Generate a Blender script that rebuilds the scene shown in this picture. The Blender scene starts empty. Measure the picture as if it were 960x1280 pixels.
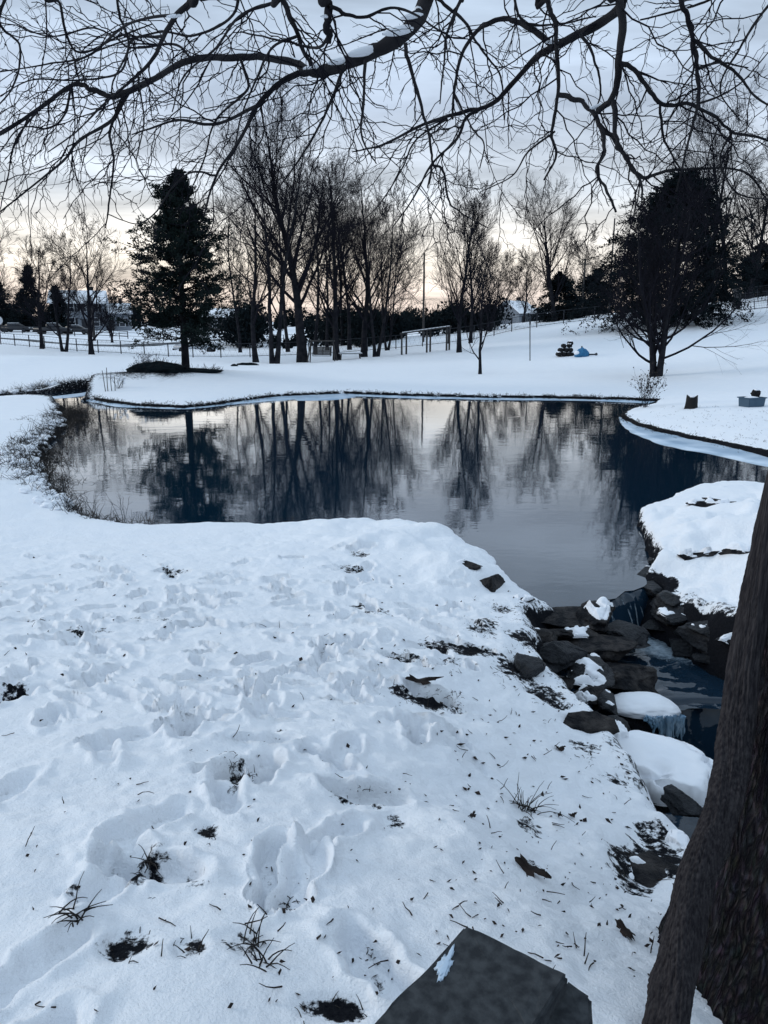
import bpy, bmesh, math, random
import numpy as np
from mathutils import Vector, Matrix

# ------------------------------------------------------------------ camera, sky, sun, exposure
SC = bpy.context.scene
COL = SC.collection
EYE = 1.55
F = 961.0
PITCH = math.atan(238.0 / F)
SP, CP = math.sin(PITCH), math.cos(PITCH)
cam_d = bpy.data.cameras.new('camera')
cam = bpy.data.objects.new('camera', cam_d)
COL.objects.link(cam)
cam.location = (0, 0, EYE)
cam.rotation_euler = (math.radians(90) - PITCH, 0, 0)
cam_d.sensor_fit = 'VERTICAL'
cam_d.sensor_height = 24.0
cam_d.lens = 24.0 * F / 1280.0
cam_d.clip_start = 0.05
cam_d.clip_end = 6000
SC.camera = cam

SUN_EL, SUN_AZ = 17.0, -78.0
GLOW_AZ = -14.0
#          # degrees; azimuth from +Y towards +X
wd = bpy.data.worlds.new('World')
SC.world = wd
wd.use_nodes = True
nt = wd.node_tree
nt.nodes.clear()
def N(t, **kw):
    n = nt.nodes.new(t)
    for k, v in kw.items():
        setattr(n, k, v)
    return n
def L(a, b): nt.links.new(a, b)
def math_(op, a, b=None, c=None, clamp=False):
    n = N('ShaderNodeMath', operation=op, use_clamp=clamp)
    for i, v in enumerate((a, b, c)):
        if v is None: continue
        if isinstance(v, (int, float)): n.inputs[i].default_value = v
        else: L(v, n.inputs[i])
    return n.outputs[0]
def mixc(f, a, b, mode='MIX'):
    n = N('ShaderNodeMix', data_type='RGBA', blend_type=mode)
    for s, v in ((n.inputs[0], f), (n.inputs[6], a), (n.inputs[7], b)):
        if isinstance(v, (int, float)): s.default_value = v
        elif isinstance(v, tuple): s.default_value = (*v, 1)
        else: L(v, s)
    return n.outputs[2]
def ramp(fac, stops):
    n = N('ShaderNodeValToRGB')
    e = n.color_ramp.elements
    while len(e) > 1: e.remove(e[-1])
    for i, (p, c) in enumerate(stops):
        k = e[0] if i == 0 else e.new(p)
        k.position = p
        k.color = (*c, 1)
    L(fac, n.inputs[0])
    return n.outputs[0]
tc = N('ShaderNodeTexCoord')
nrm = N('ShaderNodeVectorMath', operation='NORMALIZE'); L(tc.outputs['Generated'], nrm.inputs[0])
sep = N('ShaderNodeSeparateXYZ'); L(nrm.outputs[0], sep.inputs[0])
zc = math_('MAXIMUM', sep.outputs[2], 0.0)
sky = N('ShaderNodeTexSky', sky_type='NISHITA', sun_disc=False)
sky.sun_elevation = math.radians(SUN_EL)
sky.sun_rotation = math.radians(SUN_AZ)
# cloud sheet seen in perspective
den = math_('ADD', zc, 0.10)
comb = N('ShaderNodeCombineXYZ')
L(math_('DIVIDE', sep.outputs[0], den), comb.inputs[0])
L(math_('MULTIPLY', math_('DIVIDE', sep.outputs[1], den), 1.5), comb.inputs[1])
n1 = N('ShaderNodeTexNoise'); n1.inputs['Scale'].default_value = 0.75; n1.inputs['Detail'].default_value = 7; n1.inputs['Roughness'].default_value = .52; n1.inputs['Distortion'].default_value = .5
L(comb.outputs[0], n1.inputs['Vector'])
n2 = N('ShaderNodeTexNoise'); n2.inputs['Scale'].default_value = 2.6; n2.inputs['Detail'].default_value = 5; n2.inputs['Roughness'].default_value = .55
L(comb.outputs[0], n2.inputs['Vector'])
cloud_base = ramp(zc, [(0.0, (.78, .64, .57)), (.035, (.94, .80, .70)), (.07, (1.04, .95, .83)), (.11, (1.02, .99, .94)),
                       (.15, (.70, .76, .83)), (.24, (.50, .59, .73)), (.42, (.52, .65, .81)), (.65, (.64, .79, .95)), (1.0, (.65, .80, .97))])
# brighter towards the sunset side
sd = (math.sin(math.radians(GLOW_AZ)), math.cos(math.radians(GLOW_AZ)))
az = math_('ADD', math_('MULTIPLY', sep.outputs[0], sd[0]), math_('MULTIPLY', sep.outputs[1], sd[1]))
azf = math_('MULTIPLY', math_('SUBTRACT', az, 0.2), 1.25, clamp=True)
cold = ramp(zc, [(0.0, (.34, .40, .50)), (.15, (.46, .55, .67)), (.42, (.51, .64, .79)), (1.0, (.65, .80, .97))])
basec = mixc(azf, cold, cloud_base)
mod = math_('ADD', math_('MULTIPLY', n1.outputs[0], 1.25), math_('MULTIPLY', n2.outputs[0], .40))
mod = math_('ADD', mod, 0.20)
mods = N('ShaderNodeMapRange'); mods.inputs[1].default_value = .75; mods.inputs[2].default_value = 1.25; mods.inputs[3].default_value = .60; mods.inputs[4].default_value = 1.32
L(mod, mods.inputs[0])
cl = N('ShaderNodeVectorMath', operation='SCALE'); L(basec, cl.inputs[0]); L(mods.outputs[0], cl.inputs[3])
sc10 = N('ShaderNodeVectorMath', operation='SCALE'); L(cl.outputs[0], sc10.inputs[0]); sc10.inputs[3].default_value = 10.0
fin = mixc(.96, sky.outputs[0], sc10.outputs[0])
bg = N('ShaderNodeBackground'); bg.inputs[1].default_value = 0.1
L(fin, bg.inputs[0])
wo = N('ShaderNodeOutputWorld'); L(bg.outputs[0], wo.inputs[0])

sun_d = bpy.data.lights.new('sun', 'SUN')
sun_d.energy = 1.0
sun_d.angle = math.radians(16)
sun_d.color = (1.0, .95, .87)
sun = bpy.data.objects.new('sun', sun_d)
COL.objects.link(sun)
_e, _a = math.radians(SUN_EL), math.radians(SUN_AZ)
to_sun = Vector((math.sin(_a) * math.cos(_e), math.cos(_a) * math.cos(_e), math.sin(_e)))
sun.rotation_euler = to_sun.to_track_quat('Z', 'Y').to_euler()
SC.view_settings.view_transform = 'Standard'
SC.view_settings.look = 'None'
SC.view_settings.exposure = 0.18
SC.view_settings.gamma = 1.0
SC.cycles.max_bounces = 6
SC.cycles.transparent_max_bounces = 8

# ------------------------------------------------------------------ helpers
def raydir(px, py):
    u, v = px - 480.0, py - 640.0
    return u, F * CP - v * SP, -(F * SP + v * CP)
def at_z(px, py, z):                  # point of a pixel's ray on a level plane
    a, b, c = raydir(px, py)
    t = (z - EYE) / c
    return np.array((a * t, b * t, z))
def at_y(px, py, Y):                  # point of a pixel's ray at distance Y
    a, b, c = raydir(px, py)
    t = Y / b
    return np.array((a * t, Y, EYE + c * t))
def px_m(p):                          # pixels per metre at a point
    return F / (p[1] * CP + (EYE - p[2]) * SP)

def sstep(a, b, x):
    t = np.clip((x - a) / (b - a), 0, 1)
    return t * t * (3 - 2 * t)
def _h(ix, iy, iz, s):
    n = (ix.astype(np.int64) * 374761393 + iy.astype(np.int64) * 668265263 + iz.astype(np.int64) * 2147483647 + s * 974634777) & 0xffffffff
    n = ((n ^ (n >> 13)) * 1274126177) & 0xffffffff
    n = (n ^ (n >> 16)) & 0xffffff
    return n / float(0xffffff)
def vnoise(x, y, z=None, s=0):
    x = np.asarray(x, float); y = np.asarray(y, float)
    z = np.zeros_like(x) if z is None else np.asarray(z, float)
    ix, iy, iz = np.floor(x), np.floor(y), np.floor(z)
    fx, fy, fz = x - ix, y - iy, z - iz
    fx = fx * fx * (3 - 2 * fx); fy = fy * fy * (3 - 2 * fy); fz = fz * fz * (3 - 2 * fz)
    r = 0
    for dz in ((0, 1) if np.any(z) else (0,)):
        wz = fz if dz else 1 - fz
        a = _h(ix, iy, iz + dz, s); b = _h(ix + 1, iy, iz + dz, s); c = _h(ix, iy + 1, iz + dz, s); d = _h(ix + 1, iy + 1, iz + dz, s)
        r = r + wz * ((a * (1 - fx) + b * fx) * (1 - fy) + (c * (1 - fx) + d * fx) * fy)
    return r * 2 - 1
def fbm(x, y, z=None, s=0, o=4, g=.5):
    r, a, f, t = 0, 1, 1, 0
    for i in range(o):
        r = r + a * vnoise(x * f, y * f, None if z is None else z * f, s + i * 17)
        t += a; a *= g; f *= 2.03
    return r / t

def link(o, parent=None):
    COL.objects.link(o)
    if parent is not None: o.parent = parent
    return o
def mesh_np(name, V, Fc, mat=None, parent=None, smooth=True, mats=None, fmat=None):
    """Fc: list of arrays, each (n,k) with a constant k."""
    V = np.asarray(V, np.float32)
    if not isinstance(Fc, list): Fc = [Fc]
    Fc = [np.asarray(f, np.int32) for f in Fc if len(f)]
    me = bpy.data.meshes.new(name)
    me.vertices.add(len(V)); me.vertices.foreach_set('co', V.ravel())
    tot = [np.full(len(f), f.shape[1], np.int32) for f in Fc]
    tot = np.concatenate(tot); idx = np.concatenate([f.ravel() for f in Fc])
    me.loops.add(len(idx)); me.loops.foreach_set('vertex_index', idx)
    me.polygons.add(len(tot))
    st = np.zeros(len(tot), np.int32); st[1:] = np.cumsum(tot)[:-1]
    me.polygons.foreach_set('loop_start', st); me.polygons.foreach_set('loop_total', tot)
    me.polygons.foreach_set('use_smooth', np.full(len(tot), smooth))
    if mat is not None: me.materials.append(mat)
    me.update(calc_edges=True)
    o = bpy.data.objects.new(name, me)
    return link(o, parent)
def from_bm(name, bm, mat, parent=None, smooth=False):
    me = bpy.data.meshes.new(name)
    bmesh.ops.recalc_face_normals(bm, faces=bm.faces)
    bm.to_mesh(me); bm.free()
    if smooth: me.polygons.foreach_set('use_smooth', [True] * len(me.polygons))
    me.materials.append(mat)
    return link(bpy.data.objects.new(name, me), parent)
def box(bm, c, s, rz=0, taper=1.0, rx=0):
    r = bmesh.ops.create_cube(bm, size=1)
    for v in r['verts']:
        k = taper if v.co.z > 0 else 1
        v.co = Vector((v.co.x * s[0] * k, v.co.y * s[1] * k, v.co.z * s[2]))
    M = Matrix.Translation(Vector(c)) @ Matrix.Rotation(rz, 4, 'Z') @ Matrix.Rotation(rx, 4, 'X')
    bmesh.ops.transform(bm, matrix=M, verts=r['verts'])
    return r['verts']
def cyl(bm, p0, p1, r0, r1=None, n=10):
    p0, p1 = Vector(p0), Vector(p1)
    d = p1 - p0
    r = bmesh.ops.create_cone(bm, cap_ends=True, segments=n, radius1=r0, radius2=r0 if r1 is None else r1, depth=d.length)
    M = Matrix.Translation((p0 + p1) / 2) @ d.to_track_quat('Z', 'Y').to_matrix().to_4x4()
    bmesh.ops.transform(bm, matrix=M, verts=r['verts'])
    return r['verts']
def thing(name, label, cat, loc=(0, 0, 0), rz=0, group=None):
    o = bpy.data.objects.new(name, None)
    o.empty_display_size = .2
    link(o)
    o.location = loc; o.rotation_euler = (0, 0, rz)
    tag(o, label, cat, group)
    return o
def tag(o, label=None, cat=None, group=None, kind=None):
    if label: o['label'] = label
    if cat: o['category'] = cat
    if group: o['group'] = group
    if kind: o['kind'] = kind
    return o
def copy_thing(o, loc, rz, scale, label, group=None):
    c = o.copy(); COL.objects.link(c)
    c.location = loc; c.rotation_euler = (0, 0, rz); c.scale = scale
    c['label'] = label
    if group: c['group'] = group
    for ch in list(o.children):
        d = ch.copy(); COL.objects.link(d); d.parent = c
        for g in list(ch.children):
            e = g.copy(); COL.objects.link(e); e.parent = d
    return c

# ------------------------------------------------------------------ materials
def material(name, col, rough=.8, col2=None, nscale=5, bump=0, bscale=20, stretch=(1, 1, 1), metal=0, spec=.3, detail=6, thr=(.35, .65), trans=0, ior=1.45, sss=0):
    m = bpy.data.materials.new(name); m.use_nodes = True
    t = m.node_tree; b = t.nodes['Principled BSDF']
    b.inputs['Base Color'].default_value = (*col, 1)
    b.inputs['Roughness'].default_value = rough
    b.inputs['Metallic'].default_value = metal
    b.inputs['Specular IOR Level'].default_value = spec
    b.inputs['IOR'].default_value = ior
    b.inputs['Transmission Weight'].default_value = trans
    if sss:
        b.inputs['Subsurface Weight'].default_value = sss
        b.inputs['Subsurface Radius'].default_value = (.02, .025, .04)
    tcn = t.nodes.new('ShaderNodeTexCoord'); mp = t.nodes.new('ShaderNodeMapping')
    mp.inputs['Scale'].default_value = stretch
    t.links.new(tcn.outputs['Object'], mp.inputs[0])
    if col2 is not None:
        n = t.nodes.new('ShaderNodeTexNoise'); n.inputs['Scale'].default_value = nscale; n.inputs['Detail'].default_value = detail
        t.links.new(mp.outputs[0], n.inputs['Vector'])
        r = t.nodes.new('ShaderNodeValToRGB')
        r.color_ramp.elements[0].position = thr[0]; r.color_ramp.elements[0].color = (*col, 1)
        r.color_ramp.elements[1].position = thr[1]; r.color_ramp.elements[1].color = (*col2, 1)
        t.links.new(n.outputs[0], r.inputs[0]); t.links.new(r.outputs[0], b.inputs['Base Color'])
    if bump:
        n = t.nodes.new('ShaderNodeTexNoise'); n.inputs['Scale'].default_value = bscale; n.inputs['Detail'].default_value = 8; n.inputs['Roughness'].default_value = .6
        t.links.new(mp.outputs[0], n.inputs['Vector'])
        bp = t.nodes.new('ShaderNodeBump'); bp.inputs['Strength'].default_value = min(1, bump * 20 if bump < .05 else 1); bp.inputs['Distance'].default_value = bump
        t.links.new(n.outputs[0], bp.inputs['Height']); t.links.new(bp.outputs[0], b.inputs['Normal'])
    return m
M = {}
M['bark'] = material('bark', (.012, .012, .015), .95, (.036, .035, .038), 6, .01, 40, (1, 1, .3), spec=.1)
M['bark_far'] = material('bark_far', (.009, .010, .014), .95, (.024, .024, .028), 3, spec=.05)
M['bark_light'] = material('bark_light', (.035, .033, .034), .95, (.10, .095, .095), 2, spec=.1)
M['twig'] = material('twig', (.012, .012, .017), .95, spec=.05)
M['needle'] = material('needle', (.0075, .013, .014), .95, (.016, .025, .022), 2, spec=.05)
M['needle_dark'] = material('needle_dark', (.005, .009, .012), .95, (.010, .015, .017), 2, spec=.05)
M['snow'] = material('snow', (.82, .85, .90), .7, (.86, .88, .92), 8, .006, 60, spec=.25)
M['rock'] = material('rock', (.006, .007, .010), .7, (.062, .056, .054), 9, .05, 30, spec=.18, thr=(.42, .72))
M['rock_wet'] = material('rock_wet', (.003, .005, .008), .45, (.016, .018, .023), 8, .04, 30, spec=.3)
M['grass_dead'] = material('grass_dead', (.018, .018, .02), .95, (.05, .045, .04), 9, spec=.05)
M['ice'] = material('ice', (.30, .42, .55), .35, (.55, .66, .78), 1.6, .01, 12, spec=.4)
M['icicle'] = material('icicle', (.20, .36, .50), .18, (.42, .56, .68), 9, .01, 40, spec=.6, trans=.35, ior=1.31)
M['metal'] = material('metal', (.03, .034, .042), .8)
M['wood_old'] = material('wood_old', (.03, .03, .033), .9, (.07, .065, .062), 12, .004, 50, (1, 1, .2))
M['tyre'] = material('tyre', (.012, .012, .013), .9)
M['glass'] = material('glass', (.02, .025, .035), .12, spec=.6)
M['white_paint'] = material('white_paint', (.50, .52, .55), .6, (.58, .60, .62), 2)
M['siding'] = material('siding', (.16, .18, .21), .8, (.22, .24, .27), 1)
M['car_dark'] = material('car_dark', (.012, .014, .02), .3, spec=.5)
M['car_white'] = material('car_white', (.45, .48, .52), .35, spec=.5)
M['blue_tarp'] = material('blue_tarp', (.02, .12, .26), .6, (.03, .17, .33), 12, .01, 20)
M['blue_plastic'] = material('blue_plastic', (.045, .085, .13), .6, (.06, .105, .15), 4)
M['asphalt'] = material('asphalt', (.05, .055, .06), .9, (.22, .24, .27), .6, thr=(.45, .7))
M['leaf'] = material('leaf', (.012, .010, .010), .9, (.030, .020, .017), 12)
M['stone'] = material('stone', (.022, .025, .029), .92, (.052, .057, .062), 44, .010, 90, spec=.2, detail=14, thr=(.36, .66))
M['beam_light'] = material('beam_light', (.2, .2, .2), .5)

def trunk_material():
    m = bpy.data.materials.new('furrowed_bark'); m.use_nodes = True
    t = m.node_tree; b = t.nodes['Principled BSDF']; b.inputs['Roughness'].default_value = .95; b.inputs['Specular IOR Level'].default_value = .1
    tcn = t.nodes.new('ShaderNodeTexCoord'); mp = t.nodes.new('ShaderNodeMapping'); mp.inputs['Scale'].default_value = (1, 1, .28)
    t.links.new(tcn.outputs['Object'], mp.inputs[0])
    nz = t.nodes.new('ShaderNodeTexNoise'); nz.inputs['Scale'].default_value = 14; nz.inputs['Detail'].default_value = 8
    t.links.new(mp.outputs[0], nz.inputs['Vector'])
    ad = t.nodes.new('ShaderNodeVectorMath'); ad.operation = 'MULTIPLY_ADD'; ad.inputs[1].default_value = (.15, .15, .10)
    t.links.new(nz.outputs['Color'], ad.inputs[0]); t.links.new(mp.outputs[0], ad.inputs[2])
    vo = t.nodes.new('ShaderNodeTexVoronoi'); vo.feature = 'DISTANCE_TO_EDGE'; vo.inputs['Scale'].default_value = 44
    t.links.new(ad.outputs[0], vo.inputs['Vector'])
    r = t.nodes.new('ShaderNodeValToRGB'); r.color_ramp.elements[0].position = .0; r.color_ramp.elements[1].position = .34
    r.color_ramp.elements[0].color = (.005, .005, .008, 1); r.color_ramp.elements[1].color = (.034, .032, .038, 1)
    t.links.new(vo.outputs['Distance'], r.inputs[0])
    n2 = t.nodes.new('ShaderNodeTexNoise'); n2.inputs['Scale'].default_value = 60; n2.inputs['Detail'].default_value = 6
    t.links.new(mp.outputs[0], n2.inputs['Vector'])
    mm = t.nodes.new('ShaderNodeMix'); mm.data_type = 'RGBA'; mm.blend_type = 'MULTIPLY'; mm.inputs[0].default_value = .8
    t.links.new(r.outputs[0], mm.inputs[6]); t.links.new(n2.outputs['Color'], mm.inputs[7])
    gm = t.nodes.new('ShaderNodeGamma'); gm.inputs[1].default_value = .9
    t.links.new(mm.outputs[2], gm.inputs[0]); t.links.new(gm.outputs[0], b.inputs['Base Color'])
    mr = t.nodes.new('ShaderNodeMapRange'); mr.inputs[2].default_value = .3; t.links.new(vo.outputs['Distance'], mr.inputs[0])
    s = t.nodes.new('ShaderNodeMath'); s.operation = 'ADD'; t.links.new(mr.outputs[0], s.inputs[0]); t.links.new(n2.outputs[0], s.inputs[1])
    bp = t.nodes.new('ShaderNodeBump'); bp.inputs['Distance'].default_value = .012; t.links.new(s.outputs[0], bp.inputs['Height']); t.links.new(bp.outputs[0], b.inputs['Normal'])
    return m
M['trunk'] = trunk_material()
M['vine'] = material('vine_bark', (.014, .013, .016), .92, (.046, .042, .044), 150, .012, 170, (1, 1, .06), spec=.08, detail=5, thr=(.34, .70))

def ground_material():
    m = bpy.data.materials.new('snowy_ground'); m.use_nodes = True
    t = m.node_tree; b = t.nodes['Principled BSDF']; b.inputs['Roughness'].default_value = .85; b.inputs['Specular IOR Level'].default_value = .06
    at = t.nodes.new('ShaderNodeAttribute'); at.attribute_name = 'bare'
    tcn = t.nodes.new('ShaderNodeTexCoord')
    def nz(sc, d=6, r=.55):
        n = t.nodes.new('ShaderNodeTexNoise'); n.inputs['Scale'].default_value = sc; n.inputs['Detail'].default_value = d; n.inputs['Roughness'].default_value = r
        t.links.new(tcn.outputs['Object'], n.inputs['Vector']); return n
    def mt(op, a, b_=None, cl=False):
        n = t.nodes.new('ShaderNodeMath'); n.operation = op; n.use_clamp = cl
        for i, v in enumerate((a, b_)):
            if v is None: continue
            if isinstance(v, (int, float)): n.inputs[i].default_value = v
            else: t.links.new(v, n.inputs[i])
        return n.outputs[0]
    a = nz(26, 8, .7)
    # bare + noise, thresholded sharply: ragged grass and soil showing
    a2 = nz(9, 4, .6)
    v = mt('ADD', mt('MULTIPLY', at.outputs['Fac'], 1.0), mt('ADD', mt('MULTIPLY', mt('SUBTRACT', a.outputs[0], .5), 2.6), mt('MULTIPLY', mt('SUBTRACT', a2.outputs[0], .5), 1.4)))
    mk = t.nodes.new('ShaderNodeMapRange'); mk.inputs[1].default_value = .54; mk.inputs[2].default_value = .88; mk.interpolation_type = 'SMOOTHSTEP'
    t.links.new(v, mk.inputs[0])
    gate = t.nodes.new('ShaderNodeMapRange'); gate.inputs[1].default_value = .03; gate.inputs[2].default_value = .2; t.links.new(at.outputs['Fac'], gate.inputs[0])
    mask = mt('MULTIPLY', mk.outputs[0], gate.outputs[0], True)
    g = nz(90, 5, .7); r = t.nodes.new('ShaderNodeValToRGB'); r.color_ramp.elements[0].position = .35; r.color_ramp.elements[1].position = .7
    r.color_ramp.elements[0].color = (.002, .003, .006, 1); r.color_ramp.elements[1].color = (.014, .015, .018, 1)
    t.links.new(g.outputs[0], r.inputs[0])
    s = nz(3, 5); rs = t.nodes.new('ShaderNodeValToRGB'); rs.color_ramp.elements[0].color = (.78, .82, .88, 1); rs.color_ramp.elements[1].color = (.86, .88, .91, 1)
    t.links.new(s.outputs[0], rs.inputs[0])
    mm = t.nodes.new('ShaderNodeMix'); mm.data_type = 'RGBA'
    t.links.new(mask, mm.inputs[0]); t.links.new(rs.outputs[0], mm.inputs[6]); t.links.new(r.outputs[0], mm.inputs[7]); t.links.new(mm.outputs[2], b.inputs['Base Color'])
    h1 = nz(22, 8, .6); h2 = nz(150, 4, .6)
    hs = mt('ADD', mt('MULTIPLY', h1.outputs[0], 1.0), mt('MULTIPLY', h2.outputs[0], .28))
    bp = t.nodes.new('ShaderNodeBump'); bp.inputs['Distance'].default_value = .022; bp.inputs['Strength'].default_value = .75
    t.links.new(hs, bp.inputs['Height']); t.links.new(bp.outputs[0], b.inputs['Normal'])
    return m
M['ground'] = ground_material()

def water_material(name, foam=False, rip=.0024):
    m = bpy.data.materials.new(name); m.use_nodes = True
    t = m.node_tree; b = t.nodes['Principled BSDF']
    b.inputs['Base Color'].default_value = (.003, .017, .034, 1); b.inputs['Roughness'].default_value = .03; b.inputs['IOR'].default_value = 1.333
    b.inputs['Specular IOR Level'].default_value = .5
    b.inputs['Coat Weight'].default_value = .85; b.inputs['Coat IOR'].default_value = 1.333; b.inputs['Coat Roughness'].default_value = .02
    tcn = t.nodes.new('ShaderNodeTexCoord'); mp = t.nodes.new('ShaderNodeMapping'); mp.inputs['Scale'].default_value = (1, 1.6, 1)
    t.links.new(tcn.outputs['Object'], mp.inputs[0])
    hs = None
    for sc, w, d in ((1.3, 1.0, 2), (6.5, .22, 3)):
        n = t.nodes.new('ShaderNodeTexNoise'); n.inputs['Scale'].default_value = sc; n.inputs['Detail'].default_value = d
        t.links.new(mp.outputs[0], n.inputs['Vector'])
        k = t.nodes.new('ShaderNodeMath'); k.operation = 'MULTIPLY'; k.inputs[1].default_value = w; t.links.new(n.outputs[0], k.inputs[0])
        if hs is None: hs = k.outputs[0]
        else:
            q = t.nodes.new('ShaderNodeMath'); q.operation = 'ADD'; t.links.new(hs, q.inputs[0]); t.links.new(k.outputs[0], q.inputs[1]); hs = q.outputs[0]
    bp = t.nodes.new('ShaderNodeBump'); bp.inputs['Distance'].default_value = rip; bp.inputs['Strength'].default_value = 1
    t.links.new(hs, bp.inputs['Height']); t.links.new(bp.outputs[0], b.inputs['Normal']); t.links.new(bp.outputs[0], b.inputs['Coat Normal'])
    if foam:
        b.inputs['Coat Weight'].default_value = .3
        at = t.nodes.new('ShaderNodeAttribute'); at.attribute_name = 'foam'
        mp2 = t.nodes.new('ShaderNodeMapping'); mp2.inputs['Scale'].default_value = (3, 7, 3); mp2.inputs['Rotation'].default_value = (0, 0, -.35)
        t.links.new(tcn.outputs['Object'], mp2.inputs[0])
        n = t.nodes.new('ShaderNodeTexNoise'); n.inputs['Scale'].default_value = 3.4; n.inputs['Detail'].default_value = 12; n.inputs['Roughness'].default_value = .80; n.inputs['Distortion'].default_value = 2.2
        t.links.new(mp2.outputs[0], n.inputs['Vector'])
        q = t.nodes.new('ShaderNodeMath'); q.operation = 'ADD'; t.links.new(n.outputs[0], q.inputs[0]); t.links.new(at.outputs['Fac'], q.inputs[1])
        mr = t.nodes.new('ShaderNodeMapRange'); mr.inputs[1].default_value = .90; mr.inputs[2].default_value = 1.42; t.links.new(q.outputs[0], mr.inputs[0])
        mm = t.nodes.new('ShaderNodeMix'); mm.data_type = 'RGBA'; mm.inputs[6].default_value = (.008, .022, .04, 1); mm.inputs[7].default_value = (.50, .62, .72, 1)
        t.links.new(mr.outputs[0], mm.inputs[0]); t.links.new(mm.outputs[2], b.inputs['Base Color'])
        rr = t.nodes.new('ShaderNodeMapRange'); rr.inputs[3].default_value = .06; rr.inputs[4].default_value = .8; t.links.new(mr.outputs[0], rr.inputs[0]); t.links.new(rr.outputs[0], b.inputs['Roughness'])
    return m
M['water'] = water_material('pond_water_surface')
M['stream'] = water_material('stream_water_surface', True, .02)

# ------------------------------------------------------------------ terrain
ZW, ZP, ZL = -1.35, -1.70, -2.15      # pond, plunge pool, lower stream
cp = []
for px, py, z in [(0, 1280, .05), (470, 1280, 0), (800, 1280, -.1), (0, 1000, -.15), (400, 1000, -.25), (700, 1100, -.4), (830, 1140, -.62),
                  (0, 800, -.6), (300, 800, -.65), (560, 800, -.8), (600, 900, -.62), (690, 940, -.9), (640, 760, -1.12), (0, 670, -1.1),
                  (200, 666, -1.17), (450, 661, -1.12), (520, 658, -1.0), (600, 705, -1.08), (0, 600, -1.08), (0, 520, -1.1), (35, 560, -1.15), (60, 625, -1.17), (130, 660, -1.17),
                  (20, 490, -1.12), (70, 484, -1.12), (130, 476, -1.12), (187, 469, -1.12), (115, 495, -1.17), (230, 506, -1.17), (330, 494, -1.15), (400, 490, -1.15), (600, 494, -1.15), (780, 498, -1.15),
                  (780, 520, -1.17), (860, 508, -.95), (940, 503, -.85), (950, 562, -1.15), (900, 535, -1.0),
                  (870, 655, -.95), (930, 640, -.85), (930, 700, -1.02), (810, 660, -1.17), (900, 745, -1.25), (1050, 700, -.7)]:
    cp.append(at_z(px, py, z))
for px, py, Y in [(230, 460, 35), (100, 470, 33), (40, 446, 50), (250, 447, 72), (0, 426, 90), (25, 414, 135), (248, 441, 100), (150, 437, 85), (380, 452, 60),
                  (500, 440, 66), (600, 470, 40), (575, 440, 58), (680, 405, 86), (640, 412, 82), (760, 396, 84), (600, 424, 76), (820, 470, 36), (720, 441, 50),
                  (900, 420, 52), (960, 402, 60), (880, 391, 74), (925, 378, 82), (1000, 366, 86), (400, 432, 100), (1100, 400, 50), (-200, 450, 50), (-300, 520, 30)]:
    cp.append(at_y(px, py, Y))
for p in [(0, -1, .05), (-4, 0, .1), (-10, 5, -.2), (-12, 12, -.8), (6, 3, -.5), (8, 8, -.7), (10, -5, 0), (0, -15, .3), (-40, -20, .5), (40, -20, .6), (60, 40, 2.5), (-60, 30, -.5),
          (30, 120, 2.2), (90, 110, 4), (0, 150, -.8), (-80, 160, .3), (60, 170, 1.0), (-150, 300, .8), (0, 350, 1), (150, 300, 2.5), (-200, 0, 1), (200, 0, 3), (0, -200, 1)]:
    cp.append(np.array(p, float))
CPT = np.array(cp)
def _solve():
    n = len(CPT)
    D = np.linalg.norm(CPT[:, None, :2] - CPT[None, :, :2], axis=2)
    A = np.zeros((n + 3, n + 3)); A[:n, :n] = np.sqrt(D * D + .5) ; A[:n, :n] += np.eye(n) * -.05
    A[:n, n] = 1; A[:n, n + 1:] = CPT[:, :2]; A[n, :n] = 1; A[n + 1:, :n] = CPT[:, :2].T
    return np.linalg.solve(A, np.concatenate([CPT[:, 2], [0, 0, 0]]))
RB = _solve()
def base(x, y):
    x = np.asarray(x, float); y = np.asarray(y, float)
    r = np.hypot(x, y); k = np.where(r > 220, 220 / np.maximum(r, 1), 1)
    xs, ys = x * k, y * k
    z = RB[-3] + RB[-2] * xs + RB[-1] * ys
    for i in range(len(CPT)):
        z = z + RB[i] * np.sqrt((xs - CPT[i, 0]) ** 2 + (ys - CPT[i, 1]) ** 2 + .5)
    return z

POND_PX = [(90, 505), (112, 500), (135, 504), (165, 508), (230, 511), (270, 507), (305, 502), (345, 497), (430, 493), (520, 496), (600, 498), (700, 499), (790, 501), (822, 503),
           (815, 508), (790, 514), (775, 522), (790, 531), (820, 541), (860, 550), (905, 560), (955, 572), (1040, 592), (1100, 620), (1030, 632), (960, 622), (942, 617), (900, 614), (868, 618),
           (835, 632), (805, 643), (797, 655), (808, 680), (820, 705), (805, 733), (792, 738), (781, 739), (770, 748), (758, 750), (748, 758), (735, 762), (700, 770), (672, 762), (648, 742), (622, 725), (600, 705), (570, 688), (545, 668), (525, 660),
           (495, 655), (450, 659), (400, 655), (340, 657), (270, 655), (200, 661), (150, 657), (115, 652), (90, 640), (66, 622), (50, 600), (44, 582), (52, 565), (72, 545), (82, 530), (72, 515)]
POND = np.array([at_z(a, b, ZW)[:2] for a, b in POND_PX])
CREEK = np.array([at_z(a, b, ZW)[:2] for a, b in [(-60, 497), (10, 496), (50, 492), (95, 487), (140, 481), (187, 474), (192, 476.5), (150, 484), (118, 490), (106, 497), (100, 508), (78, 512), (66, 500), (30, 500), (-60, 501)]])
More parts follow.
